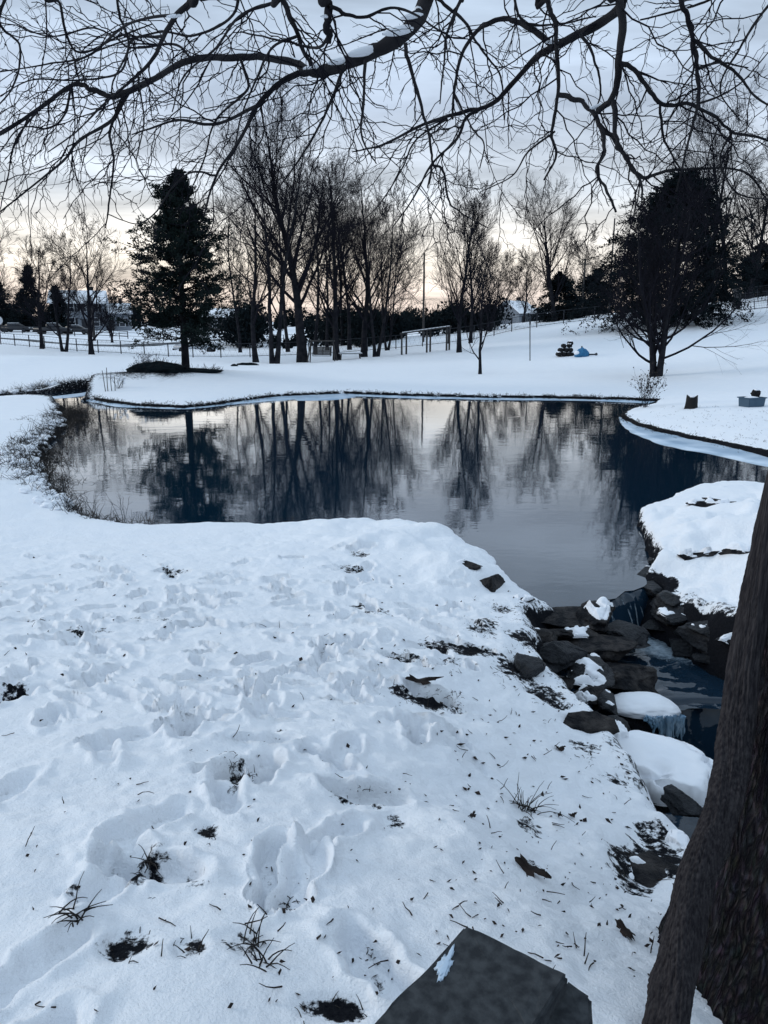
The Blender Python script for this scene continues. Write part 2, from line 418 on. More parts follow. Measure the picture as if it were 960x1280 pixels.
GULLY = np.array([(1.9, 7.5), (2.3, 7.9), (2.92, 8.3), (3.12, 7.6), (3.3, 6.95), (3.7, 6.1), (4.1, 4.5), (4.1, 2), (4.6, -3), (6, -14), (4.6, -14), (3.1, -3), (2.4, 1), (1.72, 2.3), (1.50, 3.2), (1.52, 4.2), (1.42, 5.0), (1.28, 5.6), (1.30, 6.4), (1.42, 7.1)])
def sdf(poly, x, y):
    d = np.full(x.shape, 1e9); ins = np.zeros(x.shape, bool)
    n = len(poly)
    for i in range(n):
        a, b = poly[i], poly[(i + 1) % n]
        e = b - a; wx, wy = x - a[0], y - a[1]
        t = np.clip((wx * e[0] + wy * e[1]) / (e @ e), 0, 1)
        d = np.minimum(d, (wx - e[0] * t) ** 2 + (wy - e[1] * t) ** 2)
        c = ((a[1] > y) != (b[1] > y)) & (x < (b[0] - a[0]) * (y - a[1]) / (b[1] - a[1] + 1e-12) + a[0])
        ins ^= c
    d = np.sqrt(d)
    return np.where(ins, -d, d)
LIP = np.array([(2.13, 7.54), (2.94, 8.22)])
rng = np.random.default_rng(7)
# footprints: (x, y, angle, scale, depth)
FOOT = []
p = at_z(345, 1100, -.1); FOOT.append((p[0], p[1], math.radians(96), 1.05, .07)); p = at_z(377, 1095, -.1); FOOT.append((p[0], p[1], math.radians(82), 1.0, .045))
def trail(pts, step=.62, side=.13, jit=.06):
    W = np.array([at_z(a, b, c)[:2] for a, b, c in pts])
    seg = np.linalg.norm(np.diff(W, axis=0), axis=1); s = np.concatenate([[0], np.cumsum(seg)])
    k = 0; t = 0
    while t < s[-1]:
        x, y = np.interp(t, s, W[:, 0]), np.interp(t, s, W[:, 1])
        x2, y2 = np.interp(t + .1, s, W[:, 0]), np.interp(t + .1, s, W[:, 1])
        a = math.atan2(y2 - y, x2 - x); sg = 1 if k % 2 else -1
        FOOT.append((x - math.sin(a) * side * sg + rng.normal(0, jit), y + math.cos(a) * side * sg + rng.normal(0, jit), a + rng.normal(0, .2), rng.uniform(.9, 1.15), rng.uniform(.035, .07)))
        t += step * rng.uniform(.8, 1.2); k += 1
trail([(380, 1040, -.2), (450, 990, -.3), (500, 880, -.6), (520, 800, -.8), (470, 740, -.95), (480, 700, -1.05)])
trail([(0, 1180, 0), (170, 1090, -.1), (300, 970, -.3), (420, 850, -.6), (450, 780, -.8), (440, 720, -1)])
trail([(0, 890, -.4), (120, 800, -.6), (200, 740, -.85), (330, 700, -1.0), (440, 690, -1.05)])
trail([(0, 780, -.7), (130, 770, -.75), (260, 760, -.8), (400, 740, -.9), (520, 730, -.95)])
trail([(30, 1270, 0), (200, 1180, -.05), (240, 1050, -.2), (190, 930, -.4), (150, 850, -.5), (60, 740, -.85)])
trail([(420, 1270, 0), (330, 1180, 0), (240, 1000, -.2), (300, 880, -.5), (420, 800, -.75)])
trail([(0, 990, -.2), (200, 930, -.35), (330, 930, -.4), (430, 980, -.3)])
trail([(60, 700, -1.05), (180, 720, -.95), (300, 790, -.75), (380, 830, -.65), (540, 870, -.6)])
for _ in range(150):
    q = at_z(rng.uniform(-60, 600), rng.uniform(685, 1000), -.75); FOOT.append((q[0], q[1], rng.uniform(0, 6.3), rng.uniform(.6, 1.1), rng.uniform(.015, .055)))
FOOT[2:] = [f for f in FOOT[2:] if math.hypot(f[0] - FOOT[0][0], f[1] - FOOT[0][1]) > .34]
for px, py, z in [(215, 718, -.95), (245, 790, -.75), (440, 712, -1), (452, 690, -1.05), (500, 832, -.75), (240, 925, -.4), (300, 972, -.3), (450, 992, -.3), (185, 1095, -.1), (15, 878, -.45), (330, 795, -.8), (350, 745, -.9), (60, 800, -.6), (390, 855, -.6)]:
    q = at_z(px, py, z); FOOT.append((q[0], q[1], rng.uniform(-.4, .6), 1.1, .07))
BARE = [  # px, py, z, half-width px, half-height px, strength
    (185, 1095, -.1, 20, 34, .95), (160, 1182, 0, 30, 24, .9), (238, 1188, 0, 20, 16, .75), (420, 1262, 0, 46, 22, .95), (465, 1196, 0, 20, 18, .75), (258, 1050, -.15, 14, 14, .9),
    (225, 1130, -.1, 30, 40, .45), (300, 1175, 0, 40, 16, .5), (320, 1180, 0, 26, 16, .55), (300, 975, -.3, 18, 20, .8), (450, 994, -.28, 40, 12, .85), (530, 874, -.6, 48, 14, .95),
    (572, 812, -.82, 44, 10, .95), (505, 832, -.75, 26, 14, .8), (14, 878, -.45, 18, 12, .8), (240, 922, -.4, 14, 6, .85), (215, 718, -.95, 18, 6, .8), (245, 790, -.75, 20, 4, .8),
    (440, 712, -1, 22, 7, .75), (450, 692, -1, 14, 4, .8), (110, 790, -.65, 30, 6, .65), (410, 812, -.7, 10, 6, .8), (470, 770, -.9, 26, 8, .6), (450, 760, -.9, 18, 5, .65),
    (655, 840, -.95, 16, 26, .85), (605, 785, -1.0, 18, 10, .75), (40, 780, -.7, 30, 4, .6), (190, 780, -.75, 40, 5, .45), (95, 1140, -.1, 18, 10, .6), (490, 1030, -.3, 14, 12, .6),
    (660, 1020, -.5, 22, 14, .6), (540, 1010, -.35, 30, 8, .3), (360, 1130, -.05, 16, 8, .8), (345, 1085, -.1, 14, 30, .42), (380, 1085, -.1, 18, 30, .30), (350, 930, -.4, 12, 5, .75), (665, 1090, -.4, 14, 14, .6), (790, 1085, -.62, 30, 26, .8),
    (860, 1010, -1.0, 30, 30, .9), (195, 461, -.62, 58, 6, 1.3), (225, 463, -.62, 35, 5, 1.3), (208, 470, -.9, 34, 2.5, 1.2), (720, 700, -1.05, 10, 5, 0), (690, 795, -1.15, 30, 14, 1.0), (662, 812, -1.1, 28, 14, 1.0), (640, 852, -1.0, 30, 16, .9), (682, 884, -1.05, 26, 16, .9), (728, 948, -1.05, 22, 10, .7), (835, 1080, -.75, 34, 40, 1.1), (798, 1072, -.65, 30, 26, 1.0), (770, 985, -1.0, 24, 10, .7), (600, 790, -.95, 22, 10, .8), (560, 835, -.8, 20, 8, .7), (815, 1040, -.85, 24, 14, .8), (700, 850, -1.15, 24, 20, 1.1), (625, 760, -1.1, 16, 8, .7)]
def height(x, y, full=True):
    x = np.asarray(x, float); y = np.asarray(y, float)
    r = np.hypot(x, y)
    z = base(x, y)
    near = np.exp(-r / 14)
    amp = .03 + .05 * sstep(8, 60, r)
    z = z + amp * fbm(x * .35, y * .35, s=3, o=3)
    if full:
        nf = sstep(40, 8, r)
        z = z + .022 * nf * fbm(x * 2.1, y * 2.1, s=11, o=4, g=.55)
        # trodden snow: billowy ridges between old steps
        tr_ = nf * sstep(-.25, .35, fbm(x * .30 + 4, y * .38, s=71, o=2) + .18) * sstep(1.2, 2.4, r)
        z = z + tr_ * (.040 * (.35 - np.abs(fbm(x * 1.9 + 3, y * 2.3, s=72, o=3))) + .012 * fbm(x * 13, y * 13, s=73, o=2))
        lm = sstep(-1.6, -.2, x) * sstep(12, 10.5, y) * sstep(6.5, 8, y)
        z = z + lm * .17 * np.maximum(-.12, fbm(x * 1.35 + 2, y * 1.35, s=91, o=3))
        rb_ = sstep(2.6, 3.2, x) * sstep(7.0, 5.5, x) * sstep(6.2, 7.0, y) * sstep(12, 10.5, y)
        z = z + rb_ * (.20 * np.abs(fbm(x * 1.5 + 5, y * 1.2, s=95, o=3)) ** .8 - .03 + .03 * fbm(x * 5, y * 5, s=96, o=3))
        # tussocky snow along the stream bank
        bk = sstep(-1.5, .8, x) * sstep(9.5, 6, y) * sstep(1.8, 2.6, y)
        z = z + bk * (.045 * fbm(x * 3.2, y * 3.2, s=31, o=4) + .05 * np.maximum(0, fbm(x * 1.3 + 9, y * 1.3, s=33, o=2)))
    dp = sdf(POND, x, y) + sstep(60, 15, r) * .10 * fbm(x * 1.7, y * 1.7, s=5, o=3) + .05 * fbm(x * 6, y * 6, s=8, o=2)
    dc = sdf(CREEK, x, y) + .22 * fbm(x * 1.1, y * 1.1, s=6, o=3)
    d = np.minimum(dp, dc)
    # gentle roll-off of the snow towards the edge, then a short undercut bank
    z = z - .10 * np.exp(-np.maximum(dp, 0) / .25) * sstep(20, 12, r)
    z = np.where(r > 17, z - (z - (ZW + .10)) * np.exp(-np.maximum(dp, 0) / .7) * sstep(17, 20, r), z)
    t = sstep(-.13, .03, d)
    z = np.where(d < .05, t * z + (1 - t) * (ZW - .35), z)
    dg = sdf(GULLY, x, y) + .12 * fbm(x * 2.2, y * 2.2, s=9, o=3)
    fl = np.where(y > 6.15, ZP - .25, ZL - .3)
    tg = sstep(-.45, .10, dg)
    zg = tg * z + (1 - tg) * fl
    zg = zg + 4 * tg * (1 - tg) * (.13 * fbm(x * 2.6, y * 2.6, s=61, o=4, g=.6) + .05 * np.abs(fbm(x * 9, y * 9, s=62, o=2)))
    z = np.where(dg < .12, np.minimum(zg, z), z)
    e = LIP[1] - LIP[0]; tt = np.clip(((x - LIP[0, 0]) * e[0] + (y - LIP[0, 1]) * e[1]) / (e @ e), 0, 1)
    dl = np.hypot(x - LIP[0, 0] - e[0] * tt, y - LIP[0, 1] - e[1] * tt)
    z = np.minimum(z, -1.47 + 2.2 * np.maximum(0, dl - .16) ** 1.0)
    if not full: return z
    bare = np.where((d < .06) & (d > -.3), sstep(.05, -.03, d) * 1.3, 0)
    bare = np.maximum(bare, 2.6 * sstep(.03, -.06, dg))
    bare = np.maximum(bare, 1.5 * (r > 17) * sstep(.16, .04, dp) * (dp > -.3) * (x > -11))
    bare = np.maximum(bare, 1.3 * sstep(.42, .30, dl))
    bare = np.maximum(bare, .8 * sstep(.30, .0, np.abs(dg)) * sstep(3, 4, y) * sstep(8.5, 7.5, y) * .9)
    # dark far bank of the creek
    bare = np.maximum(bare, 1.0 * sstep(.45, .05, dc) * (dc > -.2) * (y > 26) * (x < -9.4) * sstep(.0, .3, dc + .3))
    # left edge tussocks
    bare = np.maximum(bare, .62 * sstep(1.3, .1, dp) * sstep(-5.6, -6.8, x) * (y > 10.5) * (y < 24))
    for px, py, zz, hw, hh, st in BARE:
        if st == 0: continue
        c = at_z(px, py, zz); u = at_z(px + hw, py, zz); w = at_z(px, py - hh, zz)
        rx, ry = abs(u[0] - c[0]) * 1.15, abs(w[1] - c[1]) * 1.15
        m = (np.abs(x - c[0]) < rx * 2) & (np.abs(y - c[1]) < ry * 2)
        q = np.hypot((x[m] - c[0]) / rx, (y[m] - c[1]) / ry) + .45 * fbm(x[m] * 3.2 / max(.2, min(rx, 2)) * .25, y[m] * 3.2 / max(.2, min(ry, 2)) * .25, s=int(px), o=4, g=.6)
        g = st * sstep(1.35, .45, q)
        bare[m] = np.maximum(bare[m], g)
        if r is not None and c[1] < 14: z[m] -= .018 * sstep(1.3, .6, q) * st
    for fi_, (fx, fy, a, s, dep) in enumerate(FOOT):
        m = (np.abs(x - fx) < .45) & (np.abs(y - fy) < .45)
        if not m.any(): continue
        X, Y = x[m] - fx, y[m] - fy
        X = X + .02 * vnoise(X * 14 + fx * 7, Y * 14, s=2); Y = Y + .02 * vnoise(X * 14, Y * 14 + fy * 9, s=4)
        lx = (X * math.cos(a) + Y * math.sin(a)) / s; ly = (-X * math.sin(a) + Y * math.cos(a)) / s
        q = np.minimum(np.hypot((lx - .05) / .105, ly / .055), np.hypot((lx + .095) / .06, ly / .045))
        q = np.minimum(q, np.hypot(lx / .14, ly / .042))
        if fi_ < 2: z[m] = np.where(q < 1.6, z[m] * .3 + z[m].mean() * .7, z[m]) if r.size > 1000 else z[m]
        else: q = q + .10 * vnoise(X * 18 + fx * 5, Y * 18, s=6)
        z[m] += -dep * sstep(1.22, .82, q) + .016 * np.exp(-((q - 1.5) / .28) ** 2) * (1 + .8 * vnoise(X * 22, Y * 22 + fx * 3, s=7)) + .006 * sstep(1.1, .8, q) * vnoise(X * 60, Y * 60, s=8)
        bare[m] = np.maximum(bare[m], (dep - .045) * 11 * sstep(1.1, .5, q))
    return z, bare

rr = [0.25, .6, .9]
r = 1.1
while r < 900:
    rr.append(r)
    r *= 1.0052 if r < 13 else (1.0042 if r < 38 else (1.02 if r < 120 else 1.08))
rr.append(3000.0)
rr = np.array(rr)
th = [0.0]; a = 0
fine = np.arange(-34, 34.001, .13)
side = np.concatenate([np.arange(34.6, 60, .8), np.arange(60, 180, 4)])
ang = np.radians(np.concatenate([-side[::-1], fine, side]))
R_, A_ = np.meshgrid(rr, ang, indexing='ij')
GX, GY = R_ * np.sin(A_), R_ * np.cos(A_)
GZ, GB = height(GX.ravel(), GY.ravel())
nr, na = GX.shape
GG = GZ.reshape(nr, na)
def gz(x, y):                         # height of the finished ground
    r_ = min(max(math.hypot(x, y), rr[0]), rr[-2]); a_ = math.atan2(x, y)
    i_ = min(int(np.searchsorted(rr, r_)) , nr - 1); i_ = max(i_, 1) - 1; u = (r_ - rr[i_]) / (rr[i_ + 1] - rr[i_])
    j_ = int(np.searchsorted(ang, a_)); j_ = min(max(j_, 1), na - 1) - 1; w = (a_ - ang[j_]) / (ang[j_ + 1] - ang[j_])
    return float((GG[i_, j_] * (1 - w) + GG[i_, j_ + 1] * w) * (1 - u) + (GG[i_ + 1, j_] * (1 - w) + GG[i_ + 1, j_ + 1] * w) * u)
V = np.stack([GX.ravel(), GY.ravel(), GZ], 1)
i = np.arange((nr - 1) * na).reshape(nr - 1, na)
Q = np.stack([i[:, :], np.roll(i, -1, 1), np.roll(i, -1, 1) + na, i + na], 2).reshape(-1, 4)[:, ::-1]
ctr = len(V); V = np.vstack([V, [0, 0, GZ[0]]])
T = np.stack([np.full(na, ctr), np.arange(na), np.roll(np.arange(na), -1)], 1)[:, ::-1]
ground = mesh_np('snowy_ground', V, [Q, T], M['ground'])
at = ground.data.attributes.new('bare', 'FLOAT', 'POINT')
at.data.foreach_set('value', np.concatenate([GB, [0]]).astype(np.float32))
tag(ground, 'trampled white snow over sloping pond bank and fields', None, None, 'structure')

def sheet(name, poly, z, mat, label, cut=.25):
    bm = bmesh.new()
    f = bm.faces.new([bm.verts.new((p[0], p[1], z)) for p in poly])
    bmesh.ops.triangulate(bm, faces=[f])
    o = from_bm(name, bm, mat)
    if o.data.polygons[0].normal.z < 0: o.data.flip_normals()
    tag(o, label, None, None, 'structure')
    return o
def grow_poly(poly, off, fixed=()):
    n = len(poly); out = []
    ar = sum(poly[i][0] * poly[(i + 1) % n][1] - poly[(i + 1) % n][0] * poly[i][1] for i in range(n))
    sg = 1 if ar > 0 else -1
    for i in range(n):
        e = poly[(i + 1) % n] - poly[i - 1]; nn = np.array((e[1], -e[0])) * sg / (np.linalg.norm(e) + 1e-9)
        out.append(poly[i] if i in fixed else poly[i] + nn * off)
    return out
li = POND_PX.index((805, 733)); lj = POND_PX.index((735, 762))
sheet('pond_water', grow_poly(POND, .14, tuple(range(li, lj + 1))), ZW, M['water'], 'still dark pond water mirroring trees and sunset sky')
sheet('creek_water', grow_poly(CREEK, .05), ZW + .004, M['water'], 'narrow dark creek feeding the far left of the pond')

def stream_sheet(name, poly, z, label, seed):
    poly = np.array(poly)
    x0, y0 = poly.min(0); x1, y1 = poly.max(0)
    st = .03 if y1 < 9 and y0 > 5 else .07
    xs = np.arange(x0, x1, st); ys = np.arange(y0, y1, st)
    X, Y = np.meshgrid(xs, ys, indexing='ij')
    d = sdf(poly, X.ravel(), Y.ravel()).reshape(X.shape)
    Zc = z + .018 * fbm(X * 5, Y * 9, s=seed, o=3) + .012 * fbm(X * 14, Y * 14, s=seed + 1, o=2)
    fall = np.hypot(X - 2.75, Y - 7.5)
    foam = .50 * np.exp(-(((X - 3.15) * .75 + (Y - 7.05) * -.20) / .75) ** 2 - (((X - 3.15) * .35 + (Y - 7.1) * .85) / .34) ** 2) + .30 * np.exp(-(fall / .45) ** 2)
    if z < -2: foam = .12 + 0 * X
    Zc = Zc + .03 * foam * fbm(X * 20, Y * 20, s=77, o=2)
    idx = np.arange(X.size).reshape(X.shape)
    ok = (d[:-1, :-1] < .05)
    q = np.stack([idx[:-1, :-1][ok], idx[1:, :-1][ok], idx[1:, 1:][ok], idx[:-1, 1:][ok]], 1)
    o = mesh_np(name, np.stack([X.ravel(), Y.ravel(), Zc.ravel()], 1), q, M['stream'])
    a_ = o.data.attributes.new('foam', 'FLOAT', 'POINT'); a_.data.foreach_set('value', foam.ravel().astype(np.float32))
    tag(o, label, None, None, 'structure')
stream_sheet('plunge_pool_water', [(1.5, 7.3), (1.9, 7.6), (2.75, 8.2), (3.3, 8.1), (3.7, 7), (4.1, 6.05), (1.4, 6.1), (1.4, 6.6)], ZP, 'dark plunge pool water streaked with white foam below the small fall', 41)
stream_sheet('stream_water', [(1.3, 6.2), (4.3, 6.2), (4.6, 3), (5, -3), (6, -13), (4.5, -13), (3, -3), (1.6, 1)], ZL, 'dark lower stream running away between rocks behind the big trunk', 51)
def fall_sheet(name, A, B, z0, z1, out, label, n=60, m=26, fo=.42, seed=3):
    A, B = np.array(A, float), np.array(B, float)
    e = (B - A) / np.linalg.norm(B - A); nn = np.array((e[1], -e[0]))
    s = np.linspace(0, 1, n)[:, None]; t = np.linspace(0, 1, m)[None, :]
    o = out * t ** .8 + .03 * fbm(s * 14 + 0 * t, t * 2, s=seed, o=3)
    z = z0 + .006 - (z0 - z1 + .03) * t ** 2.1 + 0 * s
    x = A[0] + (B - A)[0] * s + nn[0] * (o - .10); y = A[1] + (B - A)[1] * s + nn[1] * (o - .10)
    i_ = np.arange(n * m).reshape(n, m)
    q = np.stack([i_[:-1, :-1], i_[1:, :-1], i_[1:, 1:], i_[:-1, 1:]], 2).reshape(-1, 4)
    ob = mesh_np(name, np.stack([x.ravel(), y.ravel(), z.ravel()], 1), q, M['stream'])
    st = np.maximum(0, fbm(s * 46 + 0 * t, t * 2.5, s=seed + 4, o=4))
    foam = np.clip(fo * (.25 + 2.2 * st) * (.2 + t), 0, .8)
    a_ = ob.data.attributes.new('foam', 'FLOAT', 'POINT'); a_.data.foreach_set('value', foam.ravel().astype(np.float32))
    tag(ob, label, None, None, 'structure')
fall_sheet('waterfall_water', LIP[0] + (-.05, 0), LIP[1] + (.05, 0), ZW - .012, ZP, .24, 'thin sheet of water spilling over the pond lip', fo=.55)
fall_sheet('cascade_water', (1.6, 6.15), (4.0, 6.12), ZP + .02, ZL, .25, 'second dark step of falling water beyond the ice ledge', fo=.1, seed=9)

# thin shelf of snow-dusted ice along the banks
def ice_strip(name, pts_px, wfar, label, thick=.02, seed=0):
    P = np.array([at_z(a, b, ZW)[:2] for a, b in pts_px])
    seg = np.linalg.norm(np.diff(P, axis=0), axis=1); s = np.concatenate([[0], np.cumsum(seg)])
    n = int(s[-1] / .15); tt = np.linspace(0, s[-1], n)
    C = np.stack([np.interp(tt, s, P[:, 0]), np.interp(tt, s, P[:, 1])], 1)
    W = np.interp(tt / s[-1], np.linspace(0, 1, len(wfar)), wfar) * (1 + .35 * fbm(tt * .6, tt * 0, s=seed, o=3)) 
    T_ = np.gradient(C, axis=0); T_ /= np.linalg.norm(T_, axis=1)[:, None]
    nn = np.stack([T_[:, 1], -T_[:, 0]], 1)
    o = C + nn * np.maximum(W, .02)[:, None]; i_ = C - nn * .25
    mid = C + nn * (np.maximum(W, .02) * .6)[:, None]
    V = []
    for arr, z in ((i_, ZW + .05), (mid, ZW + thick), (o, ZW + .008), (o, ZW - .03)):
        V.append(np.column_stack([arr, np.full(n, z)]))
    V = np.vstack(V); k = np.arange(n - 1)
    q = np.vstack([np.stack([k + j * n, k + (j + 1) * n, k + 1 + (j + 1) * n, k + 1 + j * n], 1) for j in range(3)])
    ob = mesh_np(name, V, q, M['ice'])
    tag(ob, label, None, None, 'structure')
ice_strip('ice_shelf', [(112, 499), (135, 503), (165, 507), (230, 510), (270, 506), (305, 501), (345, 496), (430, 492), (520, 495), (600, 497), (700, 498), (790, 500), (822, 502)],
          [.3, .5, .5, .4, 1.2, 2.0, 1.0, .9, .8, .8, .8, .9], 'pale ice skirting the far snowy bank', seed=1)
ice_strip('ice_shelf', [(775, 522), (790, 531), (820, 541), (860, 550), (905, 560), (955, 572), (1040, 590)], [.06, .25, .65, .9, 1.1, .9, .5], 'grey ice shelf under the right hand promontory', seed=2)
ice_strip('creek_ice', [(40, 500), (75, 497), (108, 493), (122, 490)][::1], [.1, .35, .5, .3], 'snowy ice lying at the creek mouth', seed=5)

# ------------------------------------------------------------------ tubes and trees
def nrmz(a): return a / (np.linalg.norm(a, axis=-1, keepdims=True) + 1e-9)
class Tubes:
    def __init__(s): s.V = []; s.F = []; s.n = 0
    def add(s, P, R, k, g):
        """P (N,n,3), R (N,n)"""
        N_, n = P.shape[:2]
        if N_ == 0: return
        T_ = np.empty_like(P); T_[:, 1:-1] = P[:, 2:] - P[:, :-2] if n > 2 else 0
        T_[:, 0] = P[:, 1] - P[:, 0]; T_[:, -1] = P[:, -1] - P[:, -2]; T_ = nrmz(T_)
        ref = nrmz(g.normal(size=(N_, 1, 3)))
        A = nrmz(np.cross(T_, ref)); B = np.cross(T_, A)
        an = np.arange(k) * 2 * math.pi / k
        ring = P[:, :, None] + R[:, :, None, None] * (A[:, :, None] * np.cos(an)[:, None] + B[:, :, None] * np.sin(an)[:, None])
        s.V.append(ring.reshape(-1, 3))
        i_ = s.n + np.arange(N_ * n * k).reshape(N_, n, k)
        a = i_[:, :-1]; b = np.roll(i_, -1, 2)[:, :-1]; c = np.roll(i_, -1, 2)[:, 1:]; d = i_[:, 1:]
        s.F.append(np.stack([a, b, c, d], -1).reshape(-1, 4)); s.n += N_ * n * k
    def build(s, name, mat, parent=None):
        return mesh_np(name, np.vstack(s.V), np.vstack(s.F), mat, parent)
def grow(g, P0, D0, Ln, R0, R1, n, wander, up, zig=0):
    N_ = len(P0); P = np.empty((N_, n, 3)); P[:, 0] = P0; D = nrmz(D0)
    for i_ in range(1, n):
        D = nrmz(D + g.normal(size=(N_, 3)) * wander + np.array((0, 0, up)))
        P[:, i_] = P[:, i_ - 1] + D * (Ln / (n - 1))[:, None]
    t = np.linspace(0, 1, n)[None]
    return P, R0[:, None] * (1 - t) + R1[:, None] * t
def spawn(g, P, R, m, t0, t1, a0, a1, lr, Ln, rr_, taper=.5):
    """m children per parent"""
    N_, n = P.shape[:2]
    t = (t0 + (t1 - t0) * (np.arange(m)[None] + g.uniform(0, 1, (N_, m))) / m).ravel()
    pi = np.repeat(np.arange(N_), m)
    f = t * (n - 1); i0 = np.minimum(f.astype(int), n - 2); w = (f - i0)[:, None]
    pos = P[pi, i0] * (1 - w) + P[pi, i0 + 1] * w
    tan = nrmz(P[pi, i0 + 1] - P[pi, i0])
    rad = R[pi, i0] * (1 - w[:, 0]) + R[pi, i0 + 1] * w[:, 0]
    a = g.uniform(a0, a1, len(pi))[:, None]
    perp = nrmz(np.cross(tan, g.normal(size=tan.shape)))
    D = tan * np.cos(a) + perp * np.sin(a)
    L_ = Ln[pi] * lr * (1 - taper * (t - t0) / max(1e-6, t1 - t0)) * g.uniform(.65, 1.25, len(pi))
    return pos, D, L_, rad * rr_
def bare_tree(seed, H, r0, spread=.55, stems=1, lean=(0, 0), limb_n=13, clear=.18, dens=1.0, up=.07, twig=.006, zig=.065, a=(.5, .95), levels=4, k1=8, split=.0):
    g = np.random.default_rng(seed); twig = twig * .74
    tr, cr = Tubes(), Tubes()
    P0 = np.zeros((stems, 3)); D0 = np.tile(np.array((lean[0], lean[1], 1.0)), (stems, 1))
    if stems > 1:
        an = np.arange(stems) * 2 * math.pi / stems + g.uniform(0, 1)
        P0[:, 0] = np.cos(an) * r0 * .5; P0[:, 1] = np.sin(an) * r0 * .5
        D0[:, 0] += np.cos(an) * (.22 + split); D0[:, 1] += np.sin(an) * (.22 + split)
    Ln = np.full(stems, H * .92) * g.uniform(.85, 1.0, stems); Ln[0] = H * .92
    rr0 = np.full(stems, r0 * .86 / (stems ** .45))
    P0[:, 2] = -.15
    P, R = grow(g, P0, D0, Ln, rr0, rr0 * .12, 14, .045, .05)
    R[:, 0] *= 1.35; R[:, 1] *= 1.06
    tr.add(P, R, 10, g)
    tops = P
    pos, D, L1, r1 = spawn(g, P, R, max(4, int(limb_n * 1.25 / stems ** .5)), clear, .97, a[0], a[1], spread * 1.12, Ln, .48, .58)
    P1, R1 = grow(g, pos, D, L1, r1, np.maximum(r1 * .2, twig), 9, zig, up)
    cr.add(P1, R1, 6, g)
    PA, RA = np.concatenate([P1]), R1
    pos, D, L2, r2 = spawn(g, P1, R1, int(8 * dens), .18, 1, .4, .9, .52, L1, .5, .45)
    P2, R2 = grow(g, pos, D, L2, np.maximum(r2, twig * 1.5), np.maximum(r2 * .25, twig), 6, zig * .9, up * .6)
    cr.add(P2, R2, 4, g)
    pos, D, L3, r3 = spawn(g, P2, R2, int(7 * dens), .15, 1, .35, .85, .52, L2, .55, .35)
    P3, R3 = grow(g, pos, D, L3, np.maximum(r3, twig), np.maximum(r3 * .4, twig * .7), 4, zig * 1.2, up * .6)
    cr.add(P3, R3, 3, g)
    if levels > 3:
        pos, D, L4, r4 = spawn(g, P3, R3, int(4 * dens), .2, 1, .35, .8, .62, L3, .7, .3)
        P4, R4 = grow(g, pos, D, L4, np.full(len(pos), twig), np.full(len(pos), twig * .6), 3, zig, up * .5)
        cr.add(P4, R4, 3, g)
    return tr, cr
def put_bare(px, py, Y, label, seed, H, r0, rz=0, mat='bark_far', name='bare_tree', group=None, **kw):
    p = at_y(px, py, Y); z = gz(p[0], p[1])
    t = thing(name, label, 'tree', (p[0], p[1], z), rz, group)
    tr, cr = bare_tree(seed, H, r0, **kw)
    tr.build('trunk', M[mat], t); cr.build('crown', M['twig'] if mat != 'bark_light' else M['bark_far'], t)
    return t
def hpx(px, n, Y): return n / 980.0 * Y
def evergreen(seed, H, R, clear=.12, prof=None, nb=150, leaf=.09, nl=26000, droop=-.10, spikes=.35, fine=1.0):
    g = np.random.default_rng(seed)
    tr = Tubes(); br = Tubes()
    P, Rr = grow(g, np.array([[0, 0, -.2]]), np.array([[0, 0, 1.0]]), np.array([H * 1.0]), np.array([H * .022]), np.array([H * .002]), 14, .012, .05)
    tr.add(P, Rr, 10, g)
    h = np.sort(g.uniform(clear, .99, nb)); an = g.uniform(0, 2 * math.pi, nb)
    rad = R * np.array([prof(v) for v in h]) * g.uniform(.55, 1.15, nb) 
    # clumpy outline: low frequency modulation by height and azimuth
    rad *= 1 + .40 * fbm(h * 8, an * 1.3, s=seed, o=2)
    f = h * 13; i0 = np.minimum(f.astype(int), 12); w = (f - i0)[:, None]
    pos = P[0, i0] * (1 - w) + P[0, i0 + 1] * w
    el = g.uniform(.05, .5, nb) + .5 * np.maximum(0, h - .55)
    D = np.stack([np.cos(an), np.sin(an), np.tan(el)], 1)
    P1, R1 = grow(g, pos, D, rad, np.full(nb, .03) * H / 9, np.full(nb, .008), 7, .09, droop)
    br.add(P1, R1, 5, g)
    pos, D, L2, r2 = spawn(g, P1, R1, 8, .15, 1, .4, 1.0, .38, rad, .5, .3)
    P2, R2 = grow(g, pos, D, L2, np.maximum(r2, .006), np.full(len(pos), .004), 4, .12, .03)
    br.add(P2, R2, 3, g)
    # leaf sprays along the side twigs
    m = int(nl); j = g.integers(0, len(P2), m); t = g.uniform(0.05, 1.08, m) * 3; i0 = np.minimum(t.astype(int), 2); w = (t - i0)[:, None]
    c = P2[j, i0] * (1 - w) + P2[j, i0 + 1] * w + g.normal(size=(m, 3)) * leaf * .8 * np.array((1, 1, .8))
    dd = nrmz(nrmz(P2[j, 3] - P2[j, 0]) + g.normal(size=(m, 3)) * .7)
    si = nrmz(np.cross(dd, g.normal(size=(m, 3))))
    Lh = leaf * g.uniform(.6, 1.5, m)[:, None]; Wd = leaf * .36 * g.uniform(.6, 1.3, m)[:, None]
    V = np.stack([c - dd * Lh * .5, c + si * Wd, c + dd * Lh, c - si * Wd], 1).reshape(-1, 3)
    return tr, br, V, np.arange(m * 4).reshape(m, 4)
def put_evergreen(px, py, Y, label, seed, H, R, mat='needle', name='evergreen_tree', **kw):
    p = at_y(px, py, Y); z = gz(p[0], p[1])
    t = thing(name, label, 'tree', (p[0], p[1], z))
    tr, br, V, Q = evergreen(seed, H, R, **kw)
    tr.build('trunk', M['bark_far'], t)
    cr = mesh_np('crown', V, Q, M[mat], t, smooth=False)
    br.build('branch', M['bark_far'], cr)
    return t
